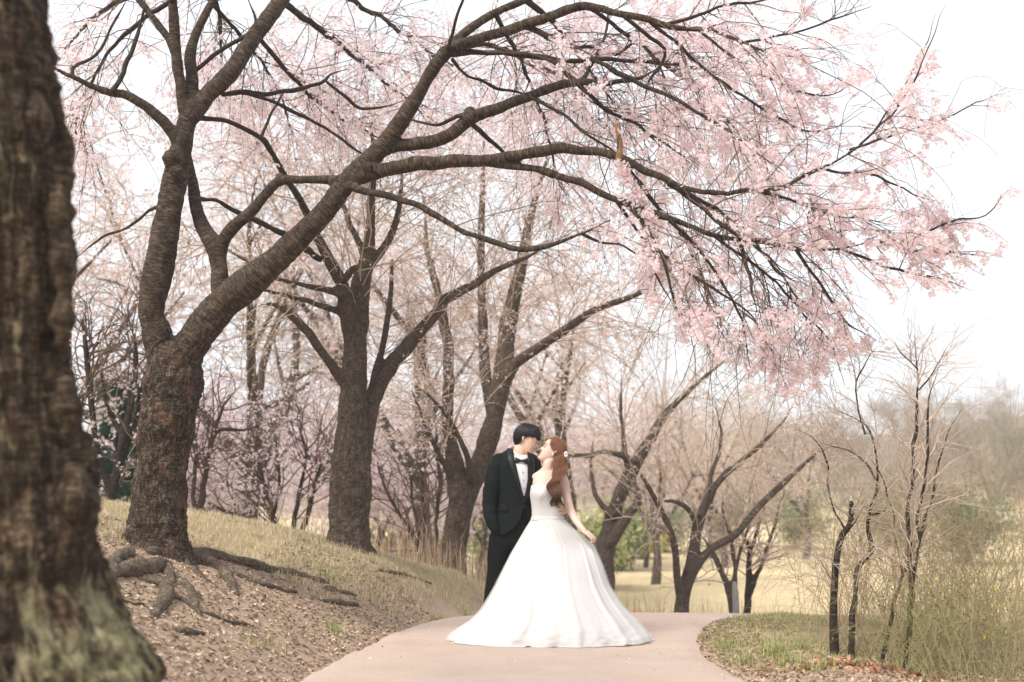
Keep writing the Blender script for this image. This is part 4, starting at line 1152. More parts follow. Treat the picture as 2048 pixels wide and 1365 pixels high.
        for sx in (-1, 1):
            strip('eyebrow', [(sx * .013, y0 + .0055, .1375), (sx * .028, y0 + .001, .1425), (sx * .046, y0 - .014, .1395)], [.0030, .0034, .0016], 'brow')
            strip('eyelashes', [(sx * .015, y0 + .001, .1175), (sx * .028, y0 + .0015, .1135), (sx * .042, y0 - .010, .1185)], [.0022, .0030, .0024], 'brow')
            V, F, _ = ellipsoid(s.w((sx * .029, y0 - .0095, .1195)), (.0135 * s.k, .0105 * s.k, .0085 * s.k), s.M, 16, 10)
            build('eyelid', V, F, parent.data.materials[0], parent)
def hand_parts(wrist, fwd, up, side, size=1.0, curl=(.5, .55, .6, .7), thumb=.6, spread=.10, len_=1.0):
    """palm and five jointed fingers; fwd along the hand, up = back of the hand, side = +1 thumb towards cross(fwd, up)"""
    fwd = unit(fwd); up = unit(np.asarray(up) - fwd * np.dot(up, fwd)); lat = np.cross(fwd, up) * side
    out = []
    wr = np.array(wrist)
    pl = .085 * size
    for k, o_ in enumerate((-1.5, -.5, .5, 1.5)):
        a = wr + lat * o_ * .012 * size; b_ = wr + fwd * pl * .95 + lat * o_ * .0205 * size
        out.append(capsule([a, (a + b_) / 2 + up * .003, b_], [.013 * size, .0135 * size, .0105 * size], 10, .006))
    ln = (.062, .075, .082, .072)     # little .. index
    for k, o_ in enumerate((-1.5, -.5, .5, 1.5)):
        d = unit(fwd + lat * o_ * spread); p = wr + fwd * pl + lat * o_ * .0205 * size
        pts, rad = [p - fwd * .01], [.0095 * size]
        pts.append(p); rad.append(.0095 * size)
        c = curl[k]; L = ln[k] * size * len_
        for seg, (fr_, rr_) in enumerate(((.45, .0088), (.30, .008), (.25, .0066))):
            ang = c * (seg + .6) * .8
            dd = d * math.cos(ang) - up * math.sin(ang)
            p = p + dd * L * fr_
            pts.append(p); rad.append(rr_ * size)
        out.append(capsule(pts, rad, 9, .006))
    b0 = wr + fwd * .022 * size + lat * .020 * size
    t1 = b0 + (lat * .75 + fwd * .6 - up * .25 * thumb) * .036 * size
    t2 = t1 + (lat * (.55 - .5 * thumb) + fwd * .8 - up * .5 * thumb) * .030 * size
    t3 = t2 + (lat * (.35 - .7 * thumb) + fwd * .8 - up * .6 * thumb) * .024 * size
    out.append(capsule([b0, t1, t2, t3], [.014 * size, .011 * size, .0095 * size, .0075 * size], 9, .006))
    return out
def cap_px(rows, sides=16, step=.02, flat=1.0):
    """[(px,py,width_px,D)] -> capsule"""
    pts = [at(a, b_, d) for a, b_, w_, d in rows]; rad = [w_ * .5 * mpp(d) for a, b_, w_, d in rows]
    return capsule(pts, rad, sides, step, flat)
def rings(rows, nu=72, pw=2.3, close=True, yaw=0.0):
    """rows (py, pxL, pxR, D, half depth m) top to bottom -> lofted grid V (n,nu,3)"""
    out = []
    for py, l, r_, D, hd in rows:
        c = at((l + r_) / 2, py, D); hw = (r_ - l) / 2 * mpp(D)
        a = np.arange(nu) * 2 * math.pi / nu
        ca, sa = np.cos(a), np.sin(a)
        x = hw * np.sign(ca) * np.abs(ca) ** (2 / pw); y = hd * np.sign(sa) * np.abs(sa) ** (2 / pw)
        out.append(np.stack([c[0] + x, c[1] + y, np.full(nu, c[2])], -1))
    return np.array(out)
def loft(rows, n, nu=72, pw=2.3):
    q = catmull(np.array([[at((l + r_) / 2, py, D)[2] * 0 + py / 100., l / 100., r_ / 100., D, hd] for py, l, r_, D, hd in rows]), 9e9 if n is None else 1e-9 + (rows[-1][0] - rows[0][0]) / 100. / n)
    return rings([(a * 100, b_ * 100, c * 100, D, hd) for a, b_, c, D, hd in q], nu, pw)
def grid_faces(n, nu, wrap=True, mask=None):
    i = np.arange(n - 1)[:, None] * nu; j = np.arange(nu if wrap else nu - 1)[None]; j2 = (j + 1) % nu
    Q = np.stack([i + j, i + j2, i + nu + j2, i + nu + j], -1)
    return Q.reshape(-1, 4) if mask is None else Q[mask]
def closed_loft(G):
    n, nu = G.shape[:2]
    V = np.vstack([G.reshape(-1, 3), G[0].mean(0), G[-1].mean(0)])
    jj = np.arange(nu); k2 = (jj + 1) % nu
    T = np.vstack([np.stack([np.full(nu, n * nu), k2, jj], -1), np.stack([np.full(nu, n * nu + 1), (n - 1) * nu + jj, (n - 1) * nu + k2], -1)])
    return V, [grid_faces(n, nu), T], np.zeros((len(V), 3))
def wrinkle(V, F, amp, sc, seed, stretch=(1, 1, 1)):
    n = vnormals(V, F); P = V * np.array(stretch)
    w = vnoise(P, sc, seed) + .5 * vnoise(P, sc * 2.1, seed + 1)
    return V + n * (amp * w)[:, None]

# ================= groom
DG_ = 11.12
gb = at(1010, 1275, DG_); gb[2] = gz(gb[0], gb[1]) + .0
gb[2] = .02
groom = thing('person', 'person in black tuxedo and bow tie, hand in pocket, leaning in to kiss', 'person', gb)
HG = face_dir(R(74), R(-18), R(3))
headG = Head(at(1061.5, 913, DG_ - .02) - HG @ np.array([0, .072, .0]), HG, .236)
bodyG = headG.parts()
nk0 = headG.w((0, -.03, .055))
bodyG.append(capsule([nk0, at(1040, 905, DG_), at(1034, 930, DG_ + .01)], [.058, .060, .068], 16))
# torso, hips, legs and arms under the clothes
GT = [(912, 1012, 1060, DG_, .08), (922, 996, 1070, DG_, .10), (945, 996, 1072, DG_, .115), (985, 1000, 1066, DG_, .11), (1015, 1000, 1060, DG_, .10), (1050, 994, 1064, DG_, .11), (1075, 994, 1062, DG_, .11)]
bodyG.append(closed_loft(loft(GT, 24, 40)))
bodyG.append(cap_px([(1003, 1070, 36, DG_), (998, 1130, 32, DG_), (990, 1190, 26, DG_), (984, 1258, 20, DG_)]))
bodyG.append(cap_px([(1042, 1070, 36, DG_ + .05), (1040, 1130, 32, DG_ + .05), (1038, 1190, 26, DG_ + .05), (1036, 1258, 20, DG_ + .05)]))
armR = [(999, 926, 24, DG_ - .04), (987, 960, 23, DG_ - .06), (981, 995, 21, DG_ - .04), (981, 1022, 19, DG_ - .08), (986, 1048, 15, DG_ - .10), (996, 1062, 14, DG_ - .07)]
bodyG.append(cap_px(armR))
armL = [(1066, 928, 24, DG_ + .06), (1076, 955, 22, DG_ + .14), (1088, 990, 20, DG_ + .14), (1102, 1012, 18, DG_ + .12), (1122, 1024, 15, DG_ + .02)]
bodyG.append(cap_px(armL))
# hand coming round the bride's waist from behind
wr = at(1132, 1019, 11.02)
bodyG.append(capsule([at(1122, 1020, DG_ + .0), wr], [.028, .024], 12))
bodyG += hand_parts(wr + [.002, -.006, 0], [-.42, -.89, -.15], [.90, -.42, .0], 1, .88, (.62, .56, .52, .5), .3, .30)
V, F = voxel(bodyG, .0042, 2)
body = build('body', V, F, M['skin_m'], groom)
headG.features(body, 'lipm', .001)

def hair_cap(head, parent, mat, rng, n, hairline, rad, ctr, name='hair', lift=.004, r=.0055, whorl=(0, -.035, .235), jit=.006, K=9):
    """locks combed from the whorl over the skull down to a hairline height that depends on direction"""
    P = np.zeros((n, K, 3)); Rr = np.zeros((n, K))
    for i in range(n):
        az = rng.uniform(-math.pi, math.pi)                        # 0 = front
        zl = hairline(az) + rng.normal() * .006
        d = np.array([math.sin(az), math.cos(az), 0])
        s0 = rng.uniform(0, .55)
        th1 = math.acos(np.clip((zl - ctr[2]) / rad[2], -1, 1))
        sw = rng.normal() * .18
        for k in range(K):
            u = s0 + (1 - s0) * k / (K - 1)
            th = th1 * u + .02
            a2 = az + sw * (u - s0)
            q = np.array([math.sin(th) * math.sin(a2) * rad[0], math.sin(th) * math.cos(a2) * rad[1], math.cos(th) * rad[2]]) * (1 + lift / .1 * math.sin(math.pi * min(u, 1)) * rng.uniform(.4, 1.0))
            P[i, k] = np.array(ctr) + q + rng.normal(size=3) * jit * .18
            Rr[i, k] = r * (1 - .75 * (k / (K - 1)) ** 2.2) * (.55 if k == 0 else 1)
    P = head.w(P.reshape(-1, 3)).reshape(n, K, 3); Rr *= head.k
    bits = [tubes_batch(P, Rr, 6)]
    # skull cap under the locks
    nu, nv = 56, 20
    G = []
    for k in range(nv + 1):
        for j in range(nu):
            az = -math.pi + 2 * math.pi * j / nu
            th1 = math.acos(np.clip((hairline(az) + .006 - ctr[2]) / rad[2], -1, 1)); th = th1 * k / nv
            G.append(np.array(ctr) + np.array([math.sin(th) * math.sin(az) * rad[0], math.sin(th) * math.cos(az) * rad[1], math.cos(th) * rad[2]]))
    G = head.w(np.array(G))
    bits.append((G, [grid_faces(nv + 1, nu)], np.zeros((len(G), 3))))
    V, F, _ = merge(bits)
    return build(name, V, F, mat, parent)
rp = np.random.default_rng(77)
def hl_m(az):
    a = abs(az)
    if a < .75:
        return .163 + .008 * math.cos(az * 9) - .006 * (a / .75)
    if a < 1.25:
        return np.interp(a, [.75, 1.25], [.157, .158])
    if a < 1.9:
        return np.interp(a, [1.25, 1.5, 1.72, 1.9], [.158, .146, .135, .085])
    return np.interp(a, [1.9, 2.3, math.pi], [.085, .055, .045])
hair_cap(headG, groom, M['hair_m'], rp, 1100, hl_m, (.083, .108, .116), (0, -.008, .133), lift=.010, r=.0042)

# shirt
SG = [(911, 1018, 1058, DG_ - .02, .070), (917, 1010, 1064, DG_ - .02, .094), (940, 1000, 1072, DG_ - .02, .122), (985, 1002, 1066, DG_ - .02, .118), (1002, 1002, 1062, DG_ - .02, .105)]
G = loft(SG, 40, 60)
V = G.reshape(-1, 3); Fq = grid_faces(*G.shape[:2])
V = wrinkle(V, [Fq], .003, 14, 3, (1, 1, .35))
build('shirt', V, Fq, M['shirt'], groom)
# stand collar with wings
cr = []
for k, (dz, ex) in enumerate(((-.012, .003), (0, .002), (.012, .001), (.024, 0), (.026, -.003))):
    for j in range(40):
        a = j * 2 * math.pi / 40
        c = at(1037, 908, DG_ - .005)
        fwdc = math.sin(a) * .55
        cr.append(c + [math.cos(a) * (.068 + ex), math.sin(a) * (.068 + ex), dz - .008 + .024 * math.sin(a) - .036 * math.cos(a)])
build('collar', np.array(cr), grid_faces(5, 40), M['shirt'], groom)

# jacket body with an open front
JG = [(899, 1017, 1054, DG_ + .015, .070), (905, 1008, 1060, DG_ + .01, .088), (912, 994, 1069, DG_ + .005, .108), (920, 986, 1075, DG_, .124), (935, 985, 1077, DG_, .140), (960, 990, 1074, DG_, .146), (990, 994, 1069, DG_, .140), (1012, 994, 1065, DG_, .134), (1035, 990, 1067, DG_, .142), (1055, 987, 1069, DG_, .15), (1070, 986, 1068, DG_, .152)]
NU = 180
G = loft(JG, 90, NU, 2.25)
n, nu = G.shape[:2]
V = G.reshape(-1, 3)
fx, fy = proj(V)
fxs, fys = fx.reshape(n, nu), fy.reshape(n, nu)
front_ = (V[:, 1] < DG_ + .01).reshape(n, nu)
vl = np.interp(fys, [890, 905, 960, 998, 1014, 1040, 1058, 1070], [1024, 1026, 1036, 1048.4, 1048, 1041, 1027, 1008])
vr = np.interp(fys, [890, 905, 960, 998, 1014, 1040, 1075], [1052, 1055, 1056, 1048.6, 1048.6, 1056, 1062])
gap = front_ & (fxs > vl) & (fxs < vr)
keepf = ~(gap[:-1] & gap[1:] & np.roll(gap, -1, 1)[:-1] & np.roll(gap, -1, 1)[1:])
Fq = grid_faces(n, nu, True, keepf)
# drag the rim of the opening onto the true edge line
rim = np.zeros(n * nu, bool); rim[Fq.ravel()] = True; rim &= gap.ravel()
tl, tr2 = vl.ravel(), vr.ravel()
goal = np.where(fx - tl < tr2 - fx, tl, tr2)
V = V.copy(); V[rim, 0] += (goal - fx)[rim] * mpp(DG_)
V = wrinkle(V, [grid_faces(n, nu)], .004, 9, 12, (1, 1, .55))
V = wrinkle(V, [grid_faces(n, nu)], .002, 26, 15, (.6, .6, 1.4))
jk = build('jacket', V, Fq, M['suit'], groom)
mod = jk.modifiers.new('thick', 'SOLIDIFY'); mod.thickness = .006; mod.offset = 0
# sleeves
Vs, Fs, _ = cap_px([(1000, 922, 36, DG_ - .03), (991, 942, 35, DG_ - .05), (985, 965, 34, DG_ - .06), (981, 990, 31, DG_ - .05), (980, 1012, 30, DG_ - .06), (981, 1030, 28, DG_ - .09), (986, 1048, 25, DG_ - .11), (994, 1060, 23, DG_ - .09), (1004, 1068, 18, DG_ - .06)], 26, .012)
Vs = wrinkle(Vs, Fs, .006, 13, 21, (.5, .5, 1.9)); Vs = wrinkle(Vs, Fs, .003, 30, 23, (.5, .5, 1.8))
build('sleeve', Vs, Fs, M['suit'], groom)
Vs, Fs, _ = cap_px([(1063, 924, 34, DG_ + .03), (1069, 942, 33, DG_ + .10), (1075, 962, 30, DG_ + .15), (1088, 992, 27, DG_ + .16), (1104, 1014, 24, DG_ + .13), (1122, 1024, 19, DG_ + .04)], 24, .012)
Vs = wrinkle(Vs, Fs, .004, 13, 27, (.5, .5, 1.9))
build('sleeve', Vs, Fs, M['suit'], groom)
# satin shawl lapels, lying proud of the jacket front
gy_ = interp_y = None
def front_y(px, py, table, yaw_pw=2.25):
    """front surface of the jacket at a photo pixel"""
    t = np.array([(a, b_, c, D, hd) for a, b_, c, D, hd in table])
    l, r_, D, hd = (np.interp(py, t[:, 0], t[:, k]) for k in (1, 2, 3, 4))
    u = np.clip((px - (l + r_) / 2) / ((r_ - l) / 2), -.995, .995)
    return D - hd * (1 - abs(u) ** yaw_pw) ** (1 / yaw_pw)
def strip_px(name, left, right, pys, table, mat, proud=.012, parent=groom, nseg=5, bulge=.006):
    V = []
    for k, py in enumerate(pys):
        for j in range(nseg + 1):
            u = j / nseg; px = left[k] + (right[k] - left[k]) * u
            y_ = front_y(px, py, table) - proud - bulge * math.sin(math.pi * u)
            V.append(at(px, py, y_))
    o = build(name, np.array(V), grid_faces(len(pys), nseg + 1, False), mat, parent)
    mo = o.modifiers.new('t', 'SOLIDIFY'); mo.thickness = .004; mo.offset = 0
    return o
def dense(pys, xs, n=24):
    q = np.linspace(pys[0], pys[-1], n); return q, np.interp(q, pys, xs)
qy, ll = dense([897, 905, 915, 930, 950, 970, 985, 998, 1003], [1015, 1013, 1014, 1018, 1024, 1032, 1039, 1046, 1048])
_, lr = dense([897, 905, 915, 930, 950, 970, 985, 998, 1003], [1023, 1026, 1028, 1031.5, 1036, 1041, 1044.5, 1048.5, 1049.5])
strip_px('lapel', ll, lr, qy, JG, M['satin'])
qy, l2 = dense([901, 915, 930, 950, 970, 985, 998, 1003], [1054, 1055.5, 1056, 1056, 1054.5, 1052.5, 1050, 1049])
_, r2 = dense([901, 915, 930, 950, 970, 985, 998, 1003], [1061, 1067, 1069, 1068, 1065, 1060, 1053, 1050.5])
strip_px('lapel', l2, r2, qy, JG, M['satin'])
# pocket flap, buttons
qy = np.linspace(1010, 1024, 7)
strip_px('pocket_flap', np.linspace(999, 998, 7), np.linspace(1017, 1016, 7), qy, JG, M['suit'], .010, bulge=.002)
for px, py in ((1046.5, 1015), (1046.5, 1003)):
    c = at(px, py, front_y(px, py, JG) - .016)
    V, F, _ = ellipsoid(c, (.008, .004, .008)); build('button', V, F, M['black'], groom)
# bow tie
c = at(1043, 922, front_y(1043, 922, JG) - .016)
for sx in (-1, 1):
    G = []
    for k in range(7):
        u = k / 6
        for j in range(10):
            a = j * 2 * math.pi / 10
            hh_ = .008 + .020 * u ** .8 - .004 * (u > .95)
            G.append(c + [sx * (.006 + .046 * u), -.004 * math.sin(math.pi * u) + .009 * math.sin(a) * (1 - .4 * u) + .01 * u * sx * -.2, math.cos(a) * hh_ + .002 * math.sin(9 * u) - sx * .006 * u])
    V, F, _ = closed_loft(np.array(G).reshape(7, 10, 3))
    build('bow_wing' if sx < 0 else 'bow_wing', V, F, M['black'], groom)
V, F, _ = ellipsoid(c + [0, -.006, 0], (.0095, .009, .0115)); build('bow_knot', V, F, M['black'], groom)
for k in range(3):
    py = 945 + 16 * k; px = 1046 + 1.2 * k
    V, F, _ = ellipsoid(at(px, py, front_y(px, py, SG) - .006), (.0045, .003, .0045)); build('shirt_stud', V, F, M['black'], groom)
# trousers: two legs and seat in one cloth
tp = [closed_loft(loft([(1000, 998, 1064, DG_, .122), (1020, 996, 1063, DG_, .124), (1040, 994, 1063, DG_, .128), (1065, 982, 1066, DG_, .135), (1085, 982, 1064, DG_, .13), (1100, 984, 1062, DG_, .11)], 14, 40)),
      cap_px([(1002, 1075, 49, DG_ - .02), (998, 1110, 47, DG_ - .02), (995, 1150, 43, DG_ - .01), (988, 1200, 41, DG_ - .02), (984, 1250, 42, DG_ - .02), (983, 1264, 43, DG_ - .02)], 20),
      cap_px([(1041, 1075, 47, DG_ + .05), (1041, 1110, 44, DG_ + .06), (1040, 1150, 41, DG_ + .06), (1038, 1200, 40, DG_ + .06), (1036, 1262, 42, DG_ + .06)], 20)]
V, F = voxel(tp, .011, 3)
V = wrinkle(V, F, .006, 8, 33, (1, 1, .8)); V = wrinkle(V, F, .003, 22, 35)
build('trousers', V, F, M['trouser'], groom)
for px, D in ((983, DG_), (1038, DG_ + .06)):
    c = at(px, 1270, D); c[2] = .06
    V, F, _ = capsule([c + [-.03, .07, 0], c + [0, -.02, .005], c + [.05, -.13, -.012], c + [.07, -.19, -.02]], [.042, .046, .040, .024], 14, .015, .9)
    build('shoe', np.column_stack([V[:, 0], V[:, 1], np.maximum(V[:, 2], .022)]), F, M['shoe'], groom)

# ================= bride
DBR = 10.98
bb = at(1095, 1285, DBR); bb[2] = .02
bride = thing('person', 'person in strapless white ball gown with long auburn hair, holding out her skirt', 'person', bb)
HB = face_dir(R(-84), R(30), R(-4))
headB = Head(at(1076.5, 917, DBR) - HB @ np.array([0, .074, .006]), HB, .226, True)
bodyB = headB.parts()
bodyB.append(capsule([headB.w((0, -.028, .05)), at(1097, 927, DBR), at(1095, 952, DBR + .01)], [.047, .044, .052], 16))
BT = [(940, 1087, 1107, DBR, .040), (946, 1080, 1114, DBR, .050), (952, 1071, 1122, DBR, .058), (960, 1066, 1124, DBR, .070), (970, 1065, 1114, DBR, .084), (985, 1063, 1108, DBR - .01, .10), (1005, 1066, 1112, DBR, .085), (1030, 1068, 1122, DBR, .08), (1060, 1060, 1130, DBR, .10), (1085, 1058, 1132, DBR, .11)]
bodyB.append(closed_loft(loft(BT, 30, 40)))
bodyB.append(capsule([at(1096, 934, DBR + .01), at(1084, 946, DBR + .01), at(1071, 955, DBR + .01)], [.036, .032, .034]))
bodyB.append(capsule([at(1097, 934, DBR + .01), at(1110, 946, DBR), at(1122, 956, DBR)], [.036, .032, .036]))
bodyB.append(cap_px([(1083, 1085, 34, DBR), (1080, 1150, 30, DBR), (1078, 1270, 18, DBR)]))
bodyB.append(cap_px([(1110, 1085, 34, DBR), (1112, 1150, 30, DBR), (1112, 1270, 18, DBR)]))
# left arm out to the skirt
wB = at(1169, 1063, DBR - .16)
bodyB.append(cap_px([(1116, 955, 18, DBR), (1124, 957, 21, DBR - .01), (1130, 972, 19.5, DBR - .02), (1134, 995, 18, DBR - .03), (1139, 1015, 17, DBR - .05), (1147, 1033, 15.5, DBR - .08), (1158, 1050, 13, DBR - .13), (1169, 1063, 10.5, DBR - .16)], 16, .012))
bodyB += hand_parts(wB, [.80, -.10, -.60], [.52, -.52, .66], -1, .84, (.95, .9, .75, .55), .75, .06)
# right arm behind the groom's back
bodyB.append(cap_px([(1077, 958, 15, DBR + .045), (1064, 970, 16, DBR + .16), (1045, 985, 17, DBR + .33), (1015, 993, 14, DBR + .36), (1001, 995, 11, DBR + .30)], 14, .015))
bodyB += hand_parts(at(1001, 995, DBR + .30), [-.95, -.3, .05], [-.2, .9, .2], 1, .8, (.5, .5, .5, .5), .4)
V, F = voxel(bodyB, .004, 4)
body = build('body', V, F, M['skin_f'], bride)
headB.features(body, 'lip', .006)
# gown: bodice with crossed pleats
M['gown'] = None
m, nt, b, out = mat_new('gown_tulle')
v = wpos(nt)
c = mixc(nt, noise(nt, v, 5, 3), (.62, .61, .605), (.69, .68, .675))
nt.links.new(c, b.inputs['Base Color'])
b.inputs['Roughness'].default_value = .75; b.inputs['Sheen Weight'].default_value = .3; b.inputs['Specular IOR Level'].default_value = .2
t = nt.nodes.new('ShaderNodeBsdfTranslucent'); t.inputs[0].default_value = (.74, .73, .72, 1)
x = nt.nodes.new('ShaderNodeMixShader'); x.inputs[0].default_value = .22
nt.links.new(b.outputs[0], x.inputs[1]); nt.links.new(t.outputs[0], x.inputs[2]); nt.links.new(x.outputs[0], out.inputs[0])
bump(nt, b, noise(nt, mapped(nt, v, (30, 30, 3)), 1, 4), .18, .01)
M['gown'] = m
BD = [(965, 1062, 1110, DBR - .005, .100), (975, 1060.5, 1109, DBR - .01, .112), (985, 1060, 1108, DBR - .012, .114), (1000, 1062, 1112, DBR - .008, .102), (1015, 1063.5, 1119, DBR - .003, .096), (1030, 1064, 1126, DBR, .095), (1041, 1063, 1128, DBR, .098)]
NB = 120
G = loft(BD, 70, NB, 2.2); n, nu = G.shape[:2]
V = G.reshape(-1, 3)
fx, fy = proj(V); uu = (fx - 1084)
frontm = V[:, 1] < DBR - .03
# sweetheart top edge
topz = np.where(frontm, np.interp(fx, [1058, 1064, 1072, 1080, 1088, 1098, 1108, 1112], [973, 970.5, 971.5, 976.5, 970.5, 968.5, 970, 973]), 976)
row = np.repeat(np.arange(n), nu)
fyt = topz + (1041 - topz) * row / (n - 1)
zt = np.array([at(a, b_, c_)[2] for a, b_, c_ in zip(fx, fyt, V[:, 1])])
V = V.copy(); V[:, 2] = zt
nr = vnormals(V, [grid_faces(n, nu)])
ang = np.where(fyt < 1005, .62, .42)
ph = (fyt * 1.0 - uu * .62)
V = V + nr * (.0017 * np.sin(ph * 2 * math.pi / 4.6 + 1.5 * vnoise(V, 9, 2)) * sstep(968, 975, fyt) * sstep(1040, 1034, fyt) + .004 * vnoise(V, 20, 3) * .3)[:, None]
bo = build('bodice', V, grid_faces(n, nu), M['gown'], bride)
mo = bo.modifiers.new('t', 'SOLIDIFY'); mo.thickness = .004; mo.offset = 1
# waist band
G = loft([(1034, 1062.5, 1128, DBR - .001, .104), (1038, 1062, 1128.5, DBR - .001, .106), (1042, 1061.5, 1129, DBR - .001, .106)], 4, 90, 2.2)
V, F, _ = closed_loft(G); build('waist_band', V, F, M['gown'], bride)
# skirt
LS = np.array([(1037, 1063), (1044, 1059), (1060, 1049), (1080, 1037.5), (1105, 1023), (1140, 1007.5), (1173, 992.5), (1200, 979), (1223, 966), (1240, 951), (1251, 938), (1262, 920), (1270, 908), (1278, 902), (1287, 903)])
RS = np.array([(1037, 1128), (1044, 1133), (1052, 1141), (1062, 1153), (1074, 1167), (1084, 1179), (1092, 1187), (1105, 1193), (1131, 1203), (1171, 1217), (1200, 1234), (1218, 1247), (1240, 1267), (1258, 1282), (1270, 1292), (1278, 1297), (1287, 1296)])
NR, NA = 110, 420
pys = 1037 + (1283 - 1037) * np.linspace(0, 1, NR) ** .92
lft = np.interp(pys, LS[:, 0], LS[:, 1]); rgt = np.interp(pys, RS[:, 0], RS[:, 1])
for arr in (lft, rgt):                          # take the corners off the outline
    arr[2:-2] = np.convolve(arr, np.ones(5) / 5, 'valid')
t_ = np.linspace(0, 1, NR)
DS = 10.98 + (10.80 - 10.98) * sstep(0, 1, t_)
hdf = np.interp(t_, [0, .1, .3, .6, .85, 1], [.105, .16, .27, .40, .50, .55])
hdb = np.interp(t_, [0, .1, .3, .6, .85, 1], [.105, .15, .25, .37, .50, .60])
a = np.arange(NA) * 2 * math.pi / NA
rs_ = np.random.default_rng(8)
fold = np.zeros(NA)
for k in range(1, 60):
    fold += rs_.normal() / (1 + abs(k - 17) * .10) * np.cos(k * a + rs_.uniform(0, 6.28)) * (k > 5)
fold /= np.abs(fold).max()
fold2 = np.zeros(NA)
for k in range(3, 26):
    fold2 += rs_.normal() / (1 + abs(k - 8) * .25) * np.cos(k * a + rs_.uniform(0, 6.28))
fold2 /= np.abs(fold2).max()
SV = np.zeros((NR, NA, 3))
for k in range(NR):
    c = at((lft[k] + rgt[k]) / 2, pys[k], DS[k]); hw = (rgt[k] - lft[k]) / 2 * mpp(DS[k])
    ca, sa = np.cos(a), np.sin(a)
    # the waist opening sits left of the stretched outline's centre: fade the depth towards the gathered hand
    hd = np.where(sa < 0, hdf[k], hdb[k])
    pinch = 1 - .55 * np.exp(-((pys[k] - 1088) / 26) ** 2) * sstep(-.2, 1.0, ca)
    fa = (.005 + .013 * t_[k] ** .8) * fold + .030 * t_[k] ** 1.6 * fold2
    hemw = sstep(.80, 1.0, t_[k])
    fa = fa + hemw * (.020 * fold2 + .016 * np.roll(fold, 55))
    rr_ = 1 + fa / max(hw, .1) * (.35 + .65 * np.abs(sa))
    SV[k, :, 0] = c[0] + hw * ca * (1 + (rr_ - 1) * (.3 + .7 * hemw))
    SV[k, :, 1] = c[1] + hd * sa * pinch * rr_
    SV[k, :, 2] = c[2]
V = SV.reshape(-1, 3)
zb = V[:, 2].reshape(NR, NA)
zf = np.linspace(0, 1, NR)[:, None] ** .92
ztop = SV[0, :, 2].mean()
hem = .012 + np.abs(.024 * fold + .022 * fold2)[None]
V[:, 2] = (ztop + (hem - ztop) * ((ztop - zb) / (ztop - zb[-1]))).ravel()
V = wrinkle(V, [grid_faces(NR, NA)], .008, 4, 41, (1, 1, .5))
crump = (sstep(.72, 1.0, np.repeat(t_, NA)) * .7 + .12)[:, None]
V = V + vnormals(V, [grid_faces(NR, NA)]) * crump * (.010 * vnoise(V, 11, 44) + .007 * vnoise(V * np.array([1, 1, 2.2]), 23, 45))[:, None]
V[:, 2] = np.maximum(V[:, 2], .030)
Fq = grid_faces(NR, NA)
sk = build('skirt', V, Fq, M['gown'], bride)
# sheer outer layer
m, nt, b, out = mat_new('sheer_overlay')
b.inputs['Base Color'].default_value = (.74, .735, .735, 1); b.inputs['Roughness'].default_value = .6
tr_ = nt.nodes.new('ShaderNodeBsdfTransparent'); x = nt.nodes.new('ShaderNodeMixShader'); x.inputs[0].default_value = .30
nt.links.new(tr_.outputs[0], x.inputs[1]); nt.links.new(b.outputs[0], x.inputs[2]); nt.links.new(x.outputs[0], out.inputs[0])
M['sheer'] = m
W = V.reshape(NR, NA, 3).copy(); cen = W.mean(1, keepdims=True)
f3 = np.roll(fold, 37) * .5 + np.roll(fold2, 90) * .6
grow_ = 1 + (.016 + .016 * (f3[None, :] + 1) * t_[:, None])
W[..., :2] = cen[..., :2] + (W[..., :2] - cen[..., :2]) * grow_[..., None]
W = W.reshape(-1, 3); W[:, 2] = np.maximum(W[:, 2] - .002, .027)
build('sheer_overskirt', W, Fq, M['sheer'], bride)

# bride's hair
M['hair_f'] = hair_mat('auburn_hair', (.20, .085, .040), (.035, .014, .010), at(0, 1010, DBR)[2], at(0, 930, DBR)[2])  # top colour carries a painted highlight, running to dark brown at the curls
def hl_f(az):
    a_ = abs(az)
    if a_ < .5:
        return .186
    return float(np.interp(a_, [.5, .9, 1.25, 1.6, 2.0, 2.6, math.pi], [.184, .165, .140, .118, .08, .05, .05]))
hair_cap(headB, bride, M['hair_f'], rp, 900, hl_f, (.080, .104, .112), (0, -.010, .128), lift=.006, r=.0038)
# long waves falling over the near shoulder
nl = 520; K = 26
cpath = np.array([(1117, 903, 20), (1120, 920, 26), (1121, 938, 29), (1114, 955, 24), (1108, 972, 22), (1110, 988, 24), (1115, 1003, 25), (1115, 1016, 20)], float)
cp = catmull(np.column_stack([cpath[:, 0] / 100, cpath[:, 1] / 100, np.zeros(len(cpath)), cpath[:, 2]]), .01)
P = np.zeros((nl, K, 3)); Rr = np.zeros((nl, K))
for i in range(nl):
    off = rp.uniform(-.5, .5); dep = rp.uniform(-1, 1); end = rp.uniform(.72, 1.0); phs = rp.uniform(-.5, .5) + off * 2.2; st_ = rp.uniform(0, .12)
    for k in range(K):
        u = st_ + (end - st_) * k / (K - 1)
        q = cp[min(int(u * (len(cp) - 1)), len(cp) - 1)]
        px, py, w_ = q[0] * 100, q[1] * 100, q[3]
        wave = 4.2 * sstep(.3, .6, u) * math.sin(u * 19 + phs) + 1.8 * sstep(.75, 1, u) * math.sin(u * 50 + phs * 3)
        D = np.interp(py, [900, 925, 945, 960, 985, 1016], [DBR - .03, DBR - .04, DBR - .085, DBR - .115, DBR - .155, DBR - .15]) + dep * .020 + .010 * math.cos(u * 19 + phs)
        P[i, k] = at(px + off * w_ + wave, py + rp.normal() * .1, D)
        Rr[i, k] = .0030 * (1 - .7 * (k / (K - 1)) ** 3)
V, F, _ = tubes_batch(P, Rr, 6)
build('hair_length', V, F, M['hair_f'], bride)
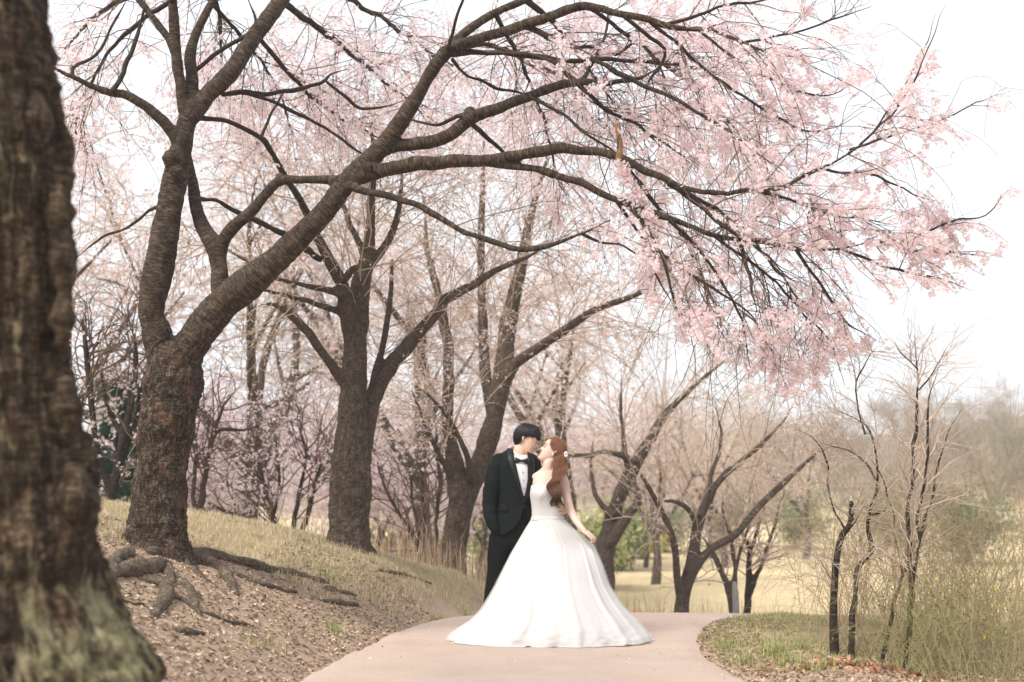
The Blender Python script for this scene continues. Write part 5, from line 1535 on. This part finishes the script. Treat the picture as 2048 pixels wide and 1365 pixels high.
# half-up twist, swept from the temple to the pin
tw_ = []
for i in range(46):
    o_ = (i - 23) / 23
    a0 = headB.w((-.072 - .003 * rp.normal(), .048 - .02 * abs(o_), .168 + .022 * o_)); a1 = headB.w((-.083, 0 + .01 * o_, .156 + .016 * o_)); a2 = headB.w((-.080, -.06, .130 + .012 * o_)); a3 = headB.w((-.050, -.100, .108 + .006 * o_))
    q = catmull(np.array([a0, a1, a2, a3]), .01); ii = np.linspace(0, len(q) - 1, 10).astype(int); tw_.append(q[ii])
V, F, _ = tubes_batch(np.array(tw_), np.full((46, 10), .0032), 6)
build('hair_twist', V, F, M['hair_f'], bride)
bits = []
for k in range(9):
    bits.append(ellipsoid(at(1132 + 2.2 * math.cos(k * .7), 909 + 4.2 * math.sin(k * .7) * (1 if k else 0), DBR - .06 - .01 * (k % 2)), (.0075, .006, .0075), None, 10, 6))
V, F, _ = merge(bits); build('hair_pin', V, F, M['pearl'], bride)
bits = [ellipsoid(headB.w((-.082, -.008 + .001 * k, .090 - .007 * k)), (.0042, .0042, .0042), None, 10, 6) for k in range(3)]
V, F, _ = merge(bits); build('earring', V, F, M['pearl'], bride)
# ------------------------------------------------------------------ tree A: branches of its far side, arching over behind
rk = np.random.default_rng(41)
back = [
 ([(560, 0, 16), (640, 60, 12), (720, 120, 9), (800, 190, 6), (880, 240, 4)], DA + .5, DA + 4.0),
 ([(600, -60, 14), (700, 0, 11), (800, 60, 8), (900, 130, 6), (980, 160, 4)], DA + .5, DA + 5.0),
 ([(513, 67, 12), (580, 150, 9), (640, 210, 7), (720, 260, 5), (800, 290, 3)], DA + .4, DA + 3.2),
 ([(893, 103, 14), (980, 90, 10), (1080, 130, 8), (1180, 200, 6), (1250, 260, 4)], DA - .3, DA + 3.0),
 ([(1050, 0, 14), (1120, 60, 11), (1200, 170, 8), (1280, 260, 6), (1380, 340, 4)], DA, DA + 3.4),
 ([(990, 26, 12), (1040, 120, 9), (1080, 220, 7), (1110, 330, 5), (1140, 420, 3)], DA, DA + 3.8),
 ([(1170, 10, 12), (1280, 90, 9), (1400, 190, 7), (1500, 300, 5), (1560, 400, 3)], DA - .6, DA + 2.2),
 ([(1240, 318, 11), (1320, 420, 8), (1380, 500, 6), (1420, 600, 5), (1450, 700, 3)], DA - .6, DA + 2.4),
 ([(1350, 370, 11), (1460, 440, 8), (1540, 520, 6), (1600, 610, 5), (1640, 720, 3)], DA - .6, DA + 1.6),
 ([(345, 0, 12), (260, 60, 9), (200, 130, 7), (160, 220, 5), (140, 320, 3)], DA - .2, DA + 1.8),
 ([(300, -20, 12), (220, 10, 9), (160, 60, 7), (120, 120, 4)], DA, DA + 1.2),
 ([(420, 0, 12), (470, 60, 9), (520, 120, 7), (560, 190, 5), (590, 280, 3)], DA + .3, DA + 2.8),
 ([(338, -90, 12), (420, -30, 9), (440, 60, 7), (440, 140, 4)], DA, DA + 2.0),
]
bl = []
for pts, d0, d1 in back:
    l = trace(pts, d0, d1, .08); bl.append(l); branch_mesh(*l, treeA, M['bark_limb'], 6, 'branch', rk, .15)
p, t, r = limb_samples(rk, bl, 13, .06, .15)
S1 = spawn(rk, p, t, rk.uniform(.5, 1.5, len(p)), R(55), .22, 7, .18); R1 = taper(np.minimum(.0042, r * .45) + .001, 7, .3)
p, t, r = samples(rk, S1, R1, 5, .15, 1)
S2 = spawn(rk, p, t, rk.uniform(.15, .5, len(p)), R(45), .2, 5, .2); R2 = taper(np.minimum(r * .7, .003) + .0009, 5, .4)
V, F, bk = merge([tubes_batch(S1, R1, 4), tubes_batch(S2, R2, 3)])
build('far_twigs', V, F, M['twig'], treeA, kind='stuff')
nd = np.vstack([samples(rk, S1, R1, 4, .2, 1)[0], samples(rk, S2, R2, 3, .1, 1)[0]])
LOWCUT = [(-200, -600), (2400, -600), (2400, 560), (1700, 720), (1560, 760), (1400, 680), (1180, 480), (900, 360), (560, 330), (330, 330), (-200, 400)]
nd = nd[inside(LOWCUT, nd)]
nd = nd[vnoise(nd, 1.1, 7) + .5 * vnoise(nd, 3.1, 8) > -.35]
print('far blossoms', len(nd))
blossoms(rk, nd, (4, 5), (.017, .024), .055, PINK, 'far_blossoms', treeA, .1)

# ------------------------------------------------------------------ trees of the middle distance
def grown_limbs(rng, base, H, lean=(0, 0), stems=3, r0=.14, fork=.3, spread=.5):
    """trunk that forks into rising limbs, for trees whose wood is mostly hidden"""
    b0 = np.array(base); out = []
    top = b0 + [lean[0] * H * fork, lean[1] * H * fork, H * fork]
    q = catmull(np.array([[*(b0 - [0, 0, .1]), r0 * 1.25], [*(b0 + (top - b0) * .5 + rng.normal(size=3) * .05), r0], [*top, r0 * .85]]), .2)
    out.append((q[:, :3], q[:, 3]))
    for s in range(stems):
        a = 2 * math.pi * (s + rng.uniform(-.2, .2)) / stems + rng.uniform(0, 6) * (s == 0)
        d = np.array([math.cos(a) * spread, math.sin(a) * spread, 1.0]); L = H * (1 - fork) * rng.uniform(.75, 1.05)
        e = top + d / np.linalg.norm(d) * L
        q = catmull(np.array([[*(top - [0, 0, .15]), r0 * .75], [*(top + (e - top) * .35 + rng.normal(size=3) * H * .02), r0 * .5], [*(top + (e - top) * .7 + rng.normal(size=3) * H * .025 + [d[0] * .1, d[1] * .1, 0]), r0 * .28], [*(e + rng.normal(size=3) * .1), r0 * .08]]), .2)
        out.append((q[:, :3], q[:, 3]))
        for k in range(3):
            u = rng.uniform(.2, .75); i0 = int(u * (len(q) - 1)); p0 = q[i0, :3]
            d2 = unit(unit(d) + unit(rng.normal(size=3) * [1, 1, .3]) * .9); L2 = L * rng.uniform(.35, .6)
            q2 = catmull(np.array([[*p0, q[i0, 3] * .7], [*(p0 + d2 * L2 * .5 + [0, 0, .1]), q[i0, 3] * .4], [*(p0 + d2 * L2 + [0, 0, .15 * L2]), .008]]), .2)
            out.append((q2[:, :3], q2[:, 3]))
    return out
rm = np.random.default_rng(51)
mids = [  # px, D, height, label, twig, palette, blossom nodes per twig, buds, droop
 (480, 22, 8.2, 'tall weeping cherry hazed with pale blossom behind the leaning cherry', 'twig_tan', PALE, 2, BUD, .30),
 (860, 25, 9.0, 'tall pale blossoming cherry rising between the two grey cherries', 'twig_grey', PALE, 2, BUD, .25),
 (120, 21, 7.6, 'weeping cherry with hanging tan twigs beside the mossy old trunk', 'twig_tan', PALE, 2, BUD, .42),
 (1120, 28, 7.6, 'tall bare twigged cherry beyond the couple', 'twig_tan', PALE, 2, BUD, .2),
]
for px, D, H, lab, tw, pal, nf, bd, dr in mids:
    b0 = gbase(px, D)
    wild_tree('cherry_tree', lab, 'tree', b0, grown_limbs(rm, b0, H + 1.0, (rm.uniform(-.1, .1), 0), 4, .16, .28, .6), M['bark_back'], rm, vox=.045, per_m=4.2, L1=(.9, 2.2), L2=(.3, .9), n2=5, droop=dr, fl=pal, n_fl=nf + 1, fsize=(.026, .036), fspread=.07, twig=tw, per=(2, 3), rmax=.09, tmin=.15, clump=-.25, tw=.9, buds=bd)
pink = [(420, 30, 5.2, 'hazy pink cherry just right of the leaning cherry trunk'), (700, 33, 5.5, 'hazy pink cherry directly behind the stout grey cherry'), (800, 29, 4.4, 'hazy pink cherry behind the slender dark sapling'), (960, 36, 5.5, 'hazy pink cherry behind the twin stemmed cherry'), (330, 26, 4.8, 'hazy pink cherry half hidden behind the leaning cherry trunk'), (240, 32, 5.6, 'hazy pink cherry beside the dark conifer'), (1060, 40, 5.0, 'hazy pink cherry behind the kissing couple'), (1290, 44, 5.6, 'hazy pink cherry right of the leaning cherry behind the bride'), (1420, 50, 6.2, 'hazy pink cherry far behind the low forking tree')]
for px, D, H, lab in pink:
    b0 = gbase(px, D)
    wild_tree('cherry_tree', lab, 'tree', b0, grown_limbs(rm, b0, H, (rm.uniform(-.15, .15), 0), 4, .08, .2, .8), M['bark_back'], rm, group='hazy blossoming cherries in the hollow', vox=.05, per_m=5, L1=(.7, 1.8), L2=(.3, .8), n2=5, droop=.15, fl=LILAC, n_fl=3, fsize=(.034, .05), fspread=.10, twig='twig_grey', per=(2, 4), rmax=.09, tmin=.15, clump=-.3, tw=1.2)
tans = [(1040, 42, 6.5, 'bare buff tree far behind the embracing couple'), (1310, 36, 5.6, 'bare buff tree behind the low forking tree'), (1450, 44, 6.2, 'bare buff tree behind the grey post saplings'), (1610, 50, 6.4, 'bare buff tree behind the snapped sapling'), (740, 44, 6.5, 'bare buff tree far behind the stout grey cherry')]
for px, D, H, lab in tans:
    b0 = gbase(px, D)
    wild_tree('bare_tree', lab, 'tree', b0, grown_limbs(rm, b0, H, (rm.uniform(-.15, .15), 0), 4, .12, .25, .75), M['bark_back'], rm, group='bare trees along the field edge', vox=.06, per_m=3.5, L1=(1.0, 2.2), L2=(.4, 1.1), n2=5, droop=.08, twig='twig_tan', rmax=.1, tmin=.15, tw=2.2, buds=None)

# ------------------------------------------------------------------ evergreen beside the old trunk
re2 = np.random.default_rng(61)
D = 23.0
b0 = gbase(228, D)
fir = thing('evergreen_tree', 'dark green conifer with flat layered boughs behind the young cherry', 'tree', b0)
q = catmull(np.array([[*(b0 - [0, 0, .1]), .14], [*(b0 + [0, 0, 2]), .10], [*(b0 + [0, 0, 4.6]), .02]]), .2)
branch_mesh(q[:, :3], q[:, 3], fir, M['bark_dark'], 8, 'trunk')
pts, bo = [], []
for k in range(46):
    z = .5 + 3.9 * k / 46; a = k * 2.4 + re2.uniform(-.3, .3); L = 1.45 * (1 - z / 5.2) + .15
    d = np.array([math.cos(a), math.sin(a), 0.0])
    c = np.array([b0 + [0, 0, z] + d * L * u + [0, 0, .12 * L * u - .35 * L * u * u] for u in np.linspace(0, 1, 6)]); bo.append(c)
    for u in np.linspace(.15, 1, 60):
        w_ = .28 * L * (1.05 - u) + .06
        lat = np.array([-d[1], d[0], 0])
        pts.append(b0 + [0, 0, z + .12 * L * u - .35 * L * u * u] + d * L * u + lat * re2.uniform(-w_, w_) + [0, 0, re2.normal() * .03])
V, F, bk = tubes_batch(np.array(bo), np.tile(np.linspace(.022, .006, 6), (46, 1)), 4)
build('boughs', V, F, M['bark_dark'], fir, attrs={'bark': bk, 'age': np.zeros(len(V))})
pts = np.repeat(np.array(pts), 3, 0); pts += re2.normal(size=pts.shape) * .04
flakes(re2, pts, (.05, .10), [(.02, .075, .045), (.03, .10, .055), (.045, .12, .06)], 'needles', fir, M['leaf'], up=(0, 0, .8), aspect=.28)

# green and yellow-green bushes out on the field
def bush(px, D, w, h, cols, label, n=2600, sz=(.06, .12), group=None):
    b0 = gbase(px, D)
    o = thing('bush', label, 'bush', b0, group)
    r_ = np.random.default_rng(int(px * 7 + D))
    K = 9
    st = []
    for k in range(26):
        a = r_.uniform(0, 6.28); rr_ = r_.uniform(.1, 1) ** .6
        e = b0 + [math.cos(a) * w * .5 * rr_, math.sin(a) * w * .5 * rr_, h * math.sqrt(max(.15, 1 - .8 * rr_ ** 2)) * r_.uniform(.7, 1.05)]
        st.append(np.array([b0 + (e - b0) * u + np.array([0, 0, h * .25]) * math.sin(math.pi * u) * (1 - u) + r_.normal(size=3) * .02 for u in np.linspace(0, 1, 6)]))
    st = np.array(st)
    V, F, _ = tubes_batch(st, np.tile(np.linspace(.03, .006, 6), (26, 1)), 4)
    build('stems', V, F, M['twig'], o)
    p = samples(r_, st, np.ones(st.shape[:2]), n // 26, .08, 1)[0]
    p = p + r_.normal(size=p.shape) * .16 * np.array([w / 2, w / 2, h / 2])
    p[:, 2] = np.maximum(p[:, 2], b0[2] + .05)
    flakes(r_, p, sz, cols, 'leaves', o, M['leaf'])
    return o
GR = [(.17, .22, .10), (.24, .29, .13), (.31, .34, .17)]
YG = [(.40, .42, .18), (.48, .47, .24), (.34, .37, .17)]
bush(1160, 34, 3.2, 2.6, YG, 'yellow green leafy bush behind the bride at the field edge')
bush(1240, 42, 2.6, 2.4, GR, 'rounded green bush left of the dark forked tree')
bush(990, 38, 3.0, 2.4, YG, 'yellow green bush glimpsed left of the groom')
bush(820, 33, 3.0, 1.9, YG, 'low yellow green bush between the grey cherries')
bush(1330, 55, 4.2, 2.6, GR, 'deep green bush far out beside the low forking tree')
bush(1440, 60, 5.0, 3.4, GR, 'broad green shrub far across the field')
bush(1590, 58, 3.6, 3.2, GR, 'dark green shrub far across the field behind the broken sapling')
bush(1780, 62, 5.0, 3.0, [(.16, .18, .10), (.22, .24, .13)], 'dull olive bush below the wooded hill')
bush(1930, 46, 4.2, 3.2, [(.15, .19, .10), (.21, .25, .13)], 'grey green bush standing clear on the field')
bush(1275, 50, 2.4, 1.2, [(.50, .40, .06), (.42, .38, .1)], 'small yellow flowering bush on the field')

# far wood: one mass of bare crowns on and below the hill
rw = np.random.default_rng(71)
def proto(rng, H):
    b0 = np.zeros(3)
    L = grown_limbs(rng, b0, H, (0, 0), 5, .16, .22, .8)
    p, t, r = limb_samples(rng, L, 2.2, .2, .1)
    S1 = spawn(rng, p, t, rng.uniform(1.2, 2.6, len(p)), R(48), .02, 5, .16); R1 = taper(np.full(len(p), .03), 5, .4)
    p, t, r = samples(rng, S1, R1, 4, .2, 1)
    S2 = spawn(rng, p, t, rng.uniform(.6, 1.5, len(p)), R(45), .02, 4, .16); R2 = taper(np.full(len(p), .018), 4, .6)
    bits = [tube(a, b_, 5) for a, b_ in L] + [tubes_batch(S1, R1, 3), tubes_batch(S2, R2, 3)]
    V, F, _ = merge(bits)
    return V, F
protos = [proto(rw, 10) for _ in range(4)]
Vs, Qs, Ts, Cs, o = [], [], [], [], 0
cols = np.array([(.42, .34, .27), (.38, .31, .25), (.46, .38, .32), (.34, .33, .25), (.44, .36, .32)])  # paler than real bare wood: distance haze is put into the tint
spots = []
for row_y, n, x0, x1 in ((72, 26, -45, 50), (86, 24, -55, 65), (100, 26, -60, 75), (118, 28, -65, 85), (140, 30, -75, 105), (165, 30, -85, 120)):
    for k in range(n):
        spots.append((x0 + (x1 - x0) * (k + rw.uniform(-.4, .4)) / n, row_y + rw.uniform(-6, 6)))
hz_ = height(np.array([s[0] for s in spots]), np.array([s[1] for s in spots]))
for (x, y), z in zip(spots, hz_):
    if y < 95 and -2 < x / y * 2640 + 1024 - 1240 < 330:          # the open end of the field
        continue
    if y < 96 and x < 12:
        continue
    V, F = protos[int(rw.integers(4))]
    s = rw.uniform(.55, 1.0) * (1.0 if y > 110 else .8); a = rw.uniform(0, 6.28)
    ca, sa = math.cos(a) * s, math.sin(a) * s
    W = np.column_stack([V[:, 0] * ca - V[:, 1] * sa + x, V[:, 0] * sa + V[:, 1] * ca + y, V[:, 2] * s * rw.uniform(.85, 1.15) + z])
    Vs.append(W); Qs.append(F[0] + o); Ts.append(F[1] + o); o += len(W)
    c = cols[int(rw.integers(len(cols)))] * rw.uniform(.8, 1.2)
    Cs.append(np.tile([*c, 1], (len(W), 1)))
print('far wood tris', sum(len(q) for q in Qs) * 2)
wood = build('far_wood', np.vstack(Vs), [np.vstack(Qs), np.vstack(Ts)], M['straw'], attrs={'tint': np.vstack(Cs)}, kind='stuff')
wood['label'] = 'far brown leafless wood on the hill beyond the field'; wood['category'] = 'wood'

# ------------------------------------------------------------------ right hand thicket of saplings and shrubs
rt = np.random.default_rng(81)
def hitD(px, py):
    q = hit(px, py, 7, 14); return q[1]
def stem_tree(name, label, foot, stems, mat, twig, rng, per_m=10, L1=(.25, .8), L2=(.12, .45), n2=5, droop=.0, wig=.16, dd=.0, lift=.1, tw=.42):
    D = hitD(*foot)
    limbs = []
    for pts in stems:
        limbs.append(trace([(a_, b_, w_ * .85) for a_, b_, w_ in pts], D, D + rng.uniform(-.25, .25) + dd, .04))
    return wild_tree(name, label, 'tree', gbase(foot[0], D), limbs, mat, rng, per_m=per_m, L1=L1, L2=L2, n2=n2, droop=droop, twig=twig, wig=wig, tmin=.22, spread=50, lift=lift, tw=tw)
stem_tree('sapling', 'thick dark sapling snapped off at chest height by the path bank', (1668, 1312), [
    [(1668, 1314, 20), (1666, 1240, 18), (1668, 1170, 17), (1674, 1110, 17), (1684, 1070, 16), (1700, 1050, 14), (1703, 1006, 10)],
    [(1686, 1064, 10), (1712, 1046, 8), (1724, 1030, 5)], [(1690, 1060, 6), (1660, 1000, 5), (1650, 930, 4), (1630, 880, 3), (1585, 850, 2)]], M['bark_dark'], 'twig_tan', rt, per_m=7)
stem_tree('sapling', 'crooked kinked sapling curving over beside the snapped one', (1702, 1316), [
    [(1702, 1318, 16), (1704, 1250, 13), (1708, 1190, 12), (1714, 1140, 13), (1738, 1106, 13), (1746, 1088, 13), (1738, 1060, 9), (1744, 1020, 9), (1752, 980, 8), (1748, 920, 7), (1738, 870, 6), (1710, 845, 5), (1672, 822, 4)],
    [(1746, 1030, 7), (1764, 1028, 5), (1770, 1020, 4)], [(1752, 960, 5), (1730, 930, 4), (1690, 900, 3), (1640, 880, 2)], [(1730, 868, 5), (1712, 810, 4), (1708, 770, 4), (1735, 720, 3), (1760, 690, 2)]], M['bark_dark'], 'twig_tan', rt)
stem_tree('sapling', 'tall straight dark sapling with fine upswept twigs', (1812, 1338), [
    [(1812, 1342, 17), (1818, 1280, 14), (1822, 1220, 13), (1824, 1160, 13), (1818, 1060, 11), (1822, 980, 10), (1826, 900, 9), (1834, 830, 8), (1838, 760, 7), (1836, 710, 5), (1828, 670, 3)],
    [(1824, 1170, 9), (1836, 1100, 8), (1840, 1030, 8), (1850, 950, 7), (1852, 880, 6), (1858, 800, 5), (1880, 720, 3)], [(1838, 780, 4), (1870, 740, 3), (1900, 690, 2)], [(1836, 740, 4), (1812, 710, 3), (1790, 670, 2)]], M['bark_dark'], 'twig_tan', rt, per_m=12, lift=.3)
stem_tree('sapling', 'slanting thin sapling crossing the tall straight one', (1762, 1326), [
    [(1762, 1330, 10), (1775, 1270, 9), (1790, 1210, 9), (1806, 1150, 8), (1822, 1110, 8), (1842, 1060, 7), (1870, 980, 5), (1890, 900, 4), (1920, 820, 3)], [(1806, 1150, 5), (1790, 1060, 4), (1770, 980, 3), (1720, 900, 2)]], M['bark_dark'], 'twig_tan', rt)
# arching canes
def cane_shrub(label, px, py, n, Hm, spreadx, rng, mat, droop=.28, r=.0035, leaf=None, name='shrub', n2=5, lift=1.4, w0=.22):
    f = hit(px, py, 6, 14)
    o = thing(name, label, 'shrub', f)
    p = f + rng.normal(size=(n, 3)) * [w0, w0, 0]; p[:, 2] = height(p[:, 0], p[:, 1]) - .01
    t = unit(np.column_stack([rng.normal(size=n) * spreadx, rng.normal(size=n) * spreadx, np.full(n, lift)]))
    S = spawn(rng, p, t, rng.uniform(.5, 1.0, n) * Hm, R(12), droop, 11, .09); Rr = taper(rng.uniform(.6, 1.3, n) * r, 11, .3)
    ok = proj(S)[0].min(1) > 1470; S, Rr = S[ok], Rr[ok]
    pp, tt, r2 = samples(rng, S, Rr, n2, .25, 1)
    S2 = spawn(rng, pp, tt, rng.uniform(.12, .5, len(pp)) * Hm * .6, R(38), droop * .6, 6, .12); R2 = taper(r2 * .6 + .0006, 6, .45)
    ok = proj(S2)[0].min(1) > 1470; S2, R2 = S2[ok], R2[ok]
    V, F, _ = merge([tubes_batch(S, Rr, 4), tubes_batch(S2, R2, 3)])
    build('canes', V, F, M[mat], o, kind='stuff')
    if leaf:
        cols, cnt, sz, tmin = leaf
        nd = np.vstack([samples(rng, S2, R2, cnt, tmin, 1)[0], samples(rng, S, Rr, cnt * 2, tmin, 1)[0]])
        flakes(rng, nd + rng.normal(size=nd.shape) * .012, sz, cols, 'leaves', o, M['leaf'])
    return o
M['cane_green'] = plain('olive_cane', (.30, .26, .13), .8, .3, 12)
M['cane_tan'] = plain('buff_cane', (.42, .32, .21), .8, .3, 12)
cane_shrub('tangle of buff arching canes round the snapped sapling', 1690, 1300, 95, 2.2, .6, rt, 'cane_tan', .30, .0026, n2=7)
cane_shrub('open buff shrub between the kinked and the straight sapling', 1770, 1318, 80, 2.5, .55, rt, 'cane_tan', .22, .0026, n2=7)
cane_shrub('dense olive stemmed shrub right of the tall straight sapling', 1880, 1345, 48, 1.6, .45, rt, 'cane_green', .16, .003, ([(.22, .24, .08), (.32, .30, .13), (.42, .37, .18)], 1, (.008, .015), .1))
cane_shrub('feathery straw coloured shrub behind the olive one', 1930, 1290, 100, 2.4, .6, rt, 'cane_tan', .2, .0026, n2=7)
cane_shrub('green shrub dotted with yellow flowers beside the olive one', 1985, 1352, 56, 1.5, .4, rt, 'cane_green', .14, .003, ([(.18, .22, .07), (.26, .28, .10), (.60, .46, .03), (.30, .30, .13)], 1, (.008, .016), .15))
cane_shrub('low green shrub at the foot of the straight sapling', 1850, 1358, 50, .9, .45, rt, 'cane_green', .15, .0025, ([(.12, .17, .05), (.18, .22, .07)], 2, (.008, .016), .1))
cane_shrub('upright buff canes at the far end of the thicket', 2050, 1330, 80, 2.4, .5, rt, 'cane_tan', .18, .003)

# grey post by the sapling
b0 = gbase(1469, DG - .15); m_ = mpp(DG)
V, F, bk = tube(np.array([b0 + [0, 0, -.1], b0 + [.005, 0, .2], b0 + [.0, 0, .45], b0 + [-.01, 0, .56]]), np.array([.05, .048, .045, .03]), 10)
post = build('post', V - b0, F, plain('weathered_post', (.27, .26, .25), .9, .3, 30, .004)); post.location = b0
post['label'] = 'short grey weathered post at the foot of the three stemmed sapling'; post['category'] = 'post'

# ------------------------------------------------------------------ ground cover
def blades(rng, P, hgt, wid, lean, cols, name, mat='straw', droop=.3):
    n = len(P)
    a = rng.uniform(0, 6.28, n); h = rng.uniform(*hgt, n); w_ = rng.uniform(*wid, n)
    d = np.column_stack([np.cos(a), np.sin(a), np.zeros(n)]); s_ = np.column_stack([-np.sin(a), np.cos(a), np.zeros(n)])
    ln = rng.uniform(0, lean, n)
    up = np.array([0, 0, 1.0])
    m1 = P + d * (ln * h * .3)[:, None] + up * (h * .6)[:, None]; tip = P + d * (ln * h)[:, None] + up * (h * (1 - droop * ln))[:, None]
    V = np.stack([P - s_ * w_[:, None], P + s_ * w_[:, None], m1 + s_ * w_[:, None] * .7, m1 - s_ * w_[:, None] * .7, tip], 1)
    cols = np.array(cols); k = rng.integers(0, len(cols), n)
    t = np.ones((n, 5, 4)); t[:, :, :3] = (cols[k] * rng.uniform(.75, 1.25, (n, 1)))[:, None]
    i = np.arange(n)[:, None] * 5
    o = build(name, V.reshape(-1, 3), [i + [0, 1, 2, 3], i + [3, 2, 4]], M[mat], smooth=False, attrs={'tint': t.reshape(-1, 4)}, kind='stuff')
    return o
rgd = np.random.default_rng(91)
def scatter(n, x0, x1, y0, y1, cond):
    x = rgd.uniform(x0, x1, n); y = rgd.uniform(y0, y1, n)
    d, s = path_d(x, y)
    ok = cond(x, y, d, s); x, y = x[ok], y[ok]
    return np.column_stack([x, y, height(x, y) - .003])
def grass_left(x, y, d, s):
    P = np.stack([x, y, 0 * x], -1)
    g = d + .7 * sstep(11, 12.3, y) - .55 * 3.2 * sstep(11.6, 9.6, y) + .25 * vnoise(P, 1.1, 5)
    return (s > 0) & (g > .75 + .5 * vnoise(P, 3.0, 9)) & (d > .12)
ST = [(.58, .49, .34), (.66, .57, .42), (.52, .43, .29), (.48, .42, .26)]
g = blades(rgd, scatter(130000, -5.5, .6, 8.6, 16, grass_left), (.025, .075), (.0015, .003), 1.3, ST, 'dry_grass')
g['label'] = 'short dry straw coloured grass on the mound'; g['category'] = 'grass'
def grass_right(x, y, d, s):
    P = np.stack([x, y, 0 * x], -1)
    return (s < 0) & (d > .02 + .1 * vnoise(P, 4, 3)) & (y > 9.4 + .5 * vnoise(P, 1.6, 8) - .7 * sstep(1.2, .0, d) * 0) & (rgd.uniform(size=len(x)) < .75)
g = blades(rgd, scatter(60000, 1.2, 6, 8.2, 14.5, grass_right), (.02, .06), (.0015, .003), 1.2, [(.22, .26, .09), (.30, .31, .12), (.40, .36, .19), (.48, .42, .26)], 'green_grass')
g['label'] = 'short green and straw grass on the bank right of the path'; g['category'] = 'grass'
# tufts
tp_ = []
for px, py, n, h in ((664, 1262, 40, .1), (880, 1245, 60, .12), (930, 1226, 40, .1), (1010, 1258, 0, .1), (660, 1160, 40, .09), (505, 1292, 12, .05), (555, 1302, 12, .05), (1490, 1330, 60, .13), (1550, 1310, 80, .16), (1575, 1330, 60, .12), (1610, 1300, 50, .14), (1450, 1300, 40, .06), (1835, 1350, 40, .1), (1640, 1340, 40, .09)):
    q = hit(px, py, 7, 14)
    if n:
        P = q + rgd.normal(size=(n, 3)) * [.05, .05, 0]; P[:, 2] = height(P[:, 0], P[:, 1]) - .003
        tp_.append(P)
g = blades(rgd, np.vstack(tp_), (.05, .15), (.002, .004), .9, [(.20, .28, .07), (.30, .36, .12), (.48, .42, .24)], 'grass_tufts')
g['label'] = 'scattered longer tufts of green grass along the path edges'; g['category'] = 'grass'
# reeds beyond the crest
def reed_ok(x, y, d, s):
    return (d > .6) & (vnoise(np.stack([x, y, 0 * x], -1), .5, 4) > -.5)
P = scatter(15000, -2.5, 12, 14.5, 24, reed_ok)
g = blades(rgd, P, (.15, .62), (.0025, .005), .6, [(.56, .44, .28), (.62, .51, .34), (.48, .36, .24), (.42, .30, .22)], 'reeds', droop=.15)
g['label'] = 'tall dry reeds and rank grass in the hollow beyond the path'; g['category'] = 'reeds'
P = scatter(9000, -12, 0, 15.5, 26, lambda x, y, d, s: d > .6)
g = blades(rgd, P, (.3, .8), (.004, .008), .6, [(.36, .26, .18), (.42, .32, .22), (.30, .20, .15)], 'bracken', droop=.2)
g['label'] = 'brown dead undergrowth behind the mound'; g['category'] = 'undergrowth'
# leaf litter and mulch on the bare slope, verges and a little on the path
def dirt_ok(x, y, d, s):
    P = np.stack([x, y, 0 * x], -1)
    return (d > -.06 + .05 * vnoise(P, 6, 2)) & ~((s > 0) & (y > 11.6) & (d > 1.2)) & ~((s < 0) & (y > 10.4) & (d > .5) & (vnoise(P, 2, 4) > -.2))
P = scatter(75000, -4.5, 4.5, 6.6, 13.2, dirt_ok); P[:, 2] += .008
g = flakes(rgd, P, (.005, .027), [(.42, .31, .22), (.52, .41, .30), (.34, .235, .16), (.22, .14, .09), (.17, .11, .075), (.46, .35, .26)], 'leaf_litter', None, M['litter'], up=(0, 0, 2.2), aspect=.42)
g['label'] = 'brown leaf litter and bark chips strewn over the bare bank'; g['category'] = 'litter'
P = scatter(900, -1.6, 2.5, 7.5, 12.2, lambda x, y, d, s: (d < -.02) & (d > -1.5) & (rgd.uniform(size=len(x)) < np.exp(d * 3))); P[:, 2] = .034
g = flakes(rgd, P, (.006, .016), [(.35, .22, .15), (.5, .36, .27), (.80, .66, .66)], 'fallen_petals', None, M['litter'], up=(0, 0, 4), aspect=.5)
g['label'] = 'few dead leaves and petals on the path'; g['category'] = 'litter'
# a drift of bigger rusty leaves at the thicket foot
q = hit(1730, 1335, 7, 14)
P = q + rgd.normal(size=(240, 3)) * [.28, .12, 0]; P[:, 2] = height(P[:, 0], P[:, 1]) + .015
g = flakes(rgd, P, (.02, .038), [(.34, .16, .09), (.27, .12, .07), (.42, .27, .17)], 'dead_leaves', None, M['litter'], up=(0, 0, 1.5), aspect=.5)
g['label'] = 'rusty brown dead leaves drifted at the feet of the saplings'; g['category'] = 'leaves'

# ------------------------------------------------------------------ spring haze over the park
hz = bpy.data.materials.new('haze'); hz.use_nodes = True
nt = hz.node_tree; nt.nodes.clear()
pv = nt.nodes.new('ShaderNodeVolumePrincipled'); ou = nt.nodes.new('ShaderNodeOutputMaterial')
pv.inputs['Color'].default_value = (.95, .97, 1.0, 1); pv.inputs['Density'].default_value = .0012; pv.inputs['Anisotropy'].default_value = .2
nt.links.new(pv.outputs[0], ou.inputs['Volume'])
xa, xb, ya, yb = float(gx[0]) - 5, float(gx[-1]) + 5, float(gy[0]) - 5, float(gy[-1]) + 5
za, zb_ = float(GV[:, 2].min()) - 1.0, 24.0
V = np.array([(x, y, z) for z in (za, zb_) for y in (ya, yb) for x in (xa, xb)])
F = np.array([(0, 2, 3, 1), (4, 5, 7, 6), (0, 1, 5, 4), (2, 6, 7, 3), (0, 4, 6, 2), (1, 3, 7, 5)])
hb = build('haze', V, F, hz, smooth=False, kind='stuff')
hb['label'] = 'thin pale spring haze lying over the whole park'; hb['category'] = 'haze'
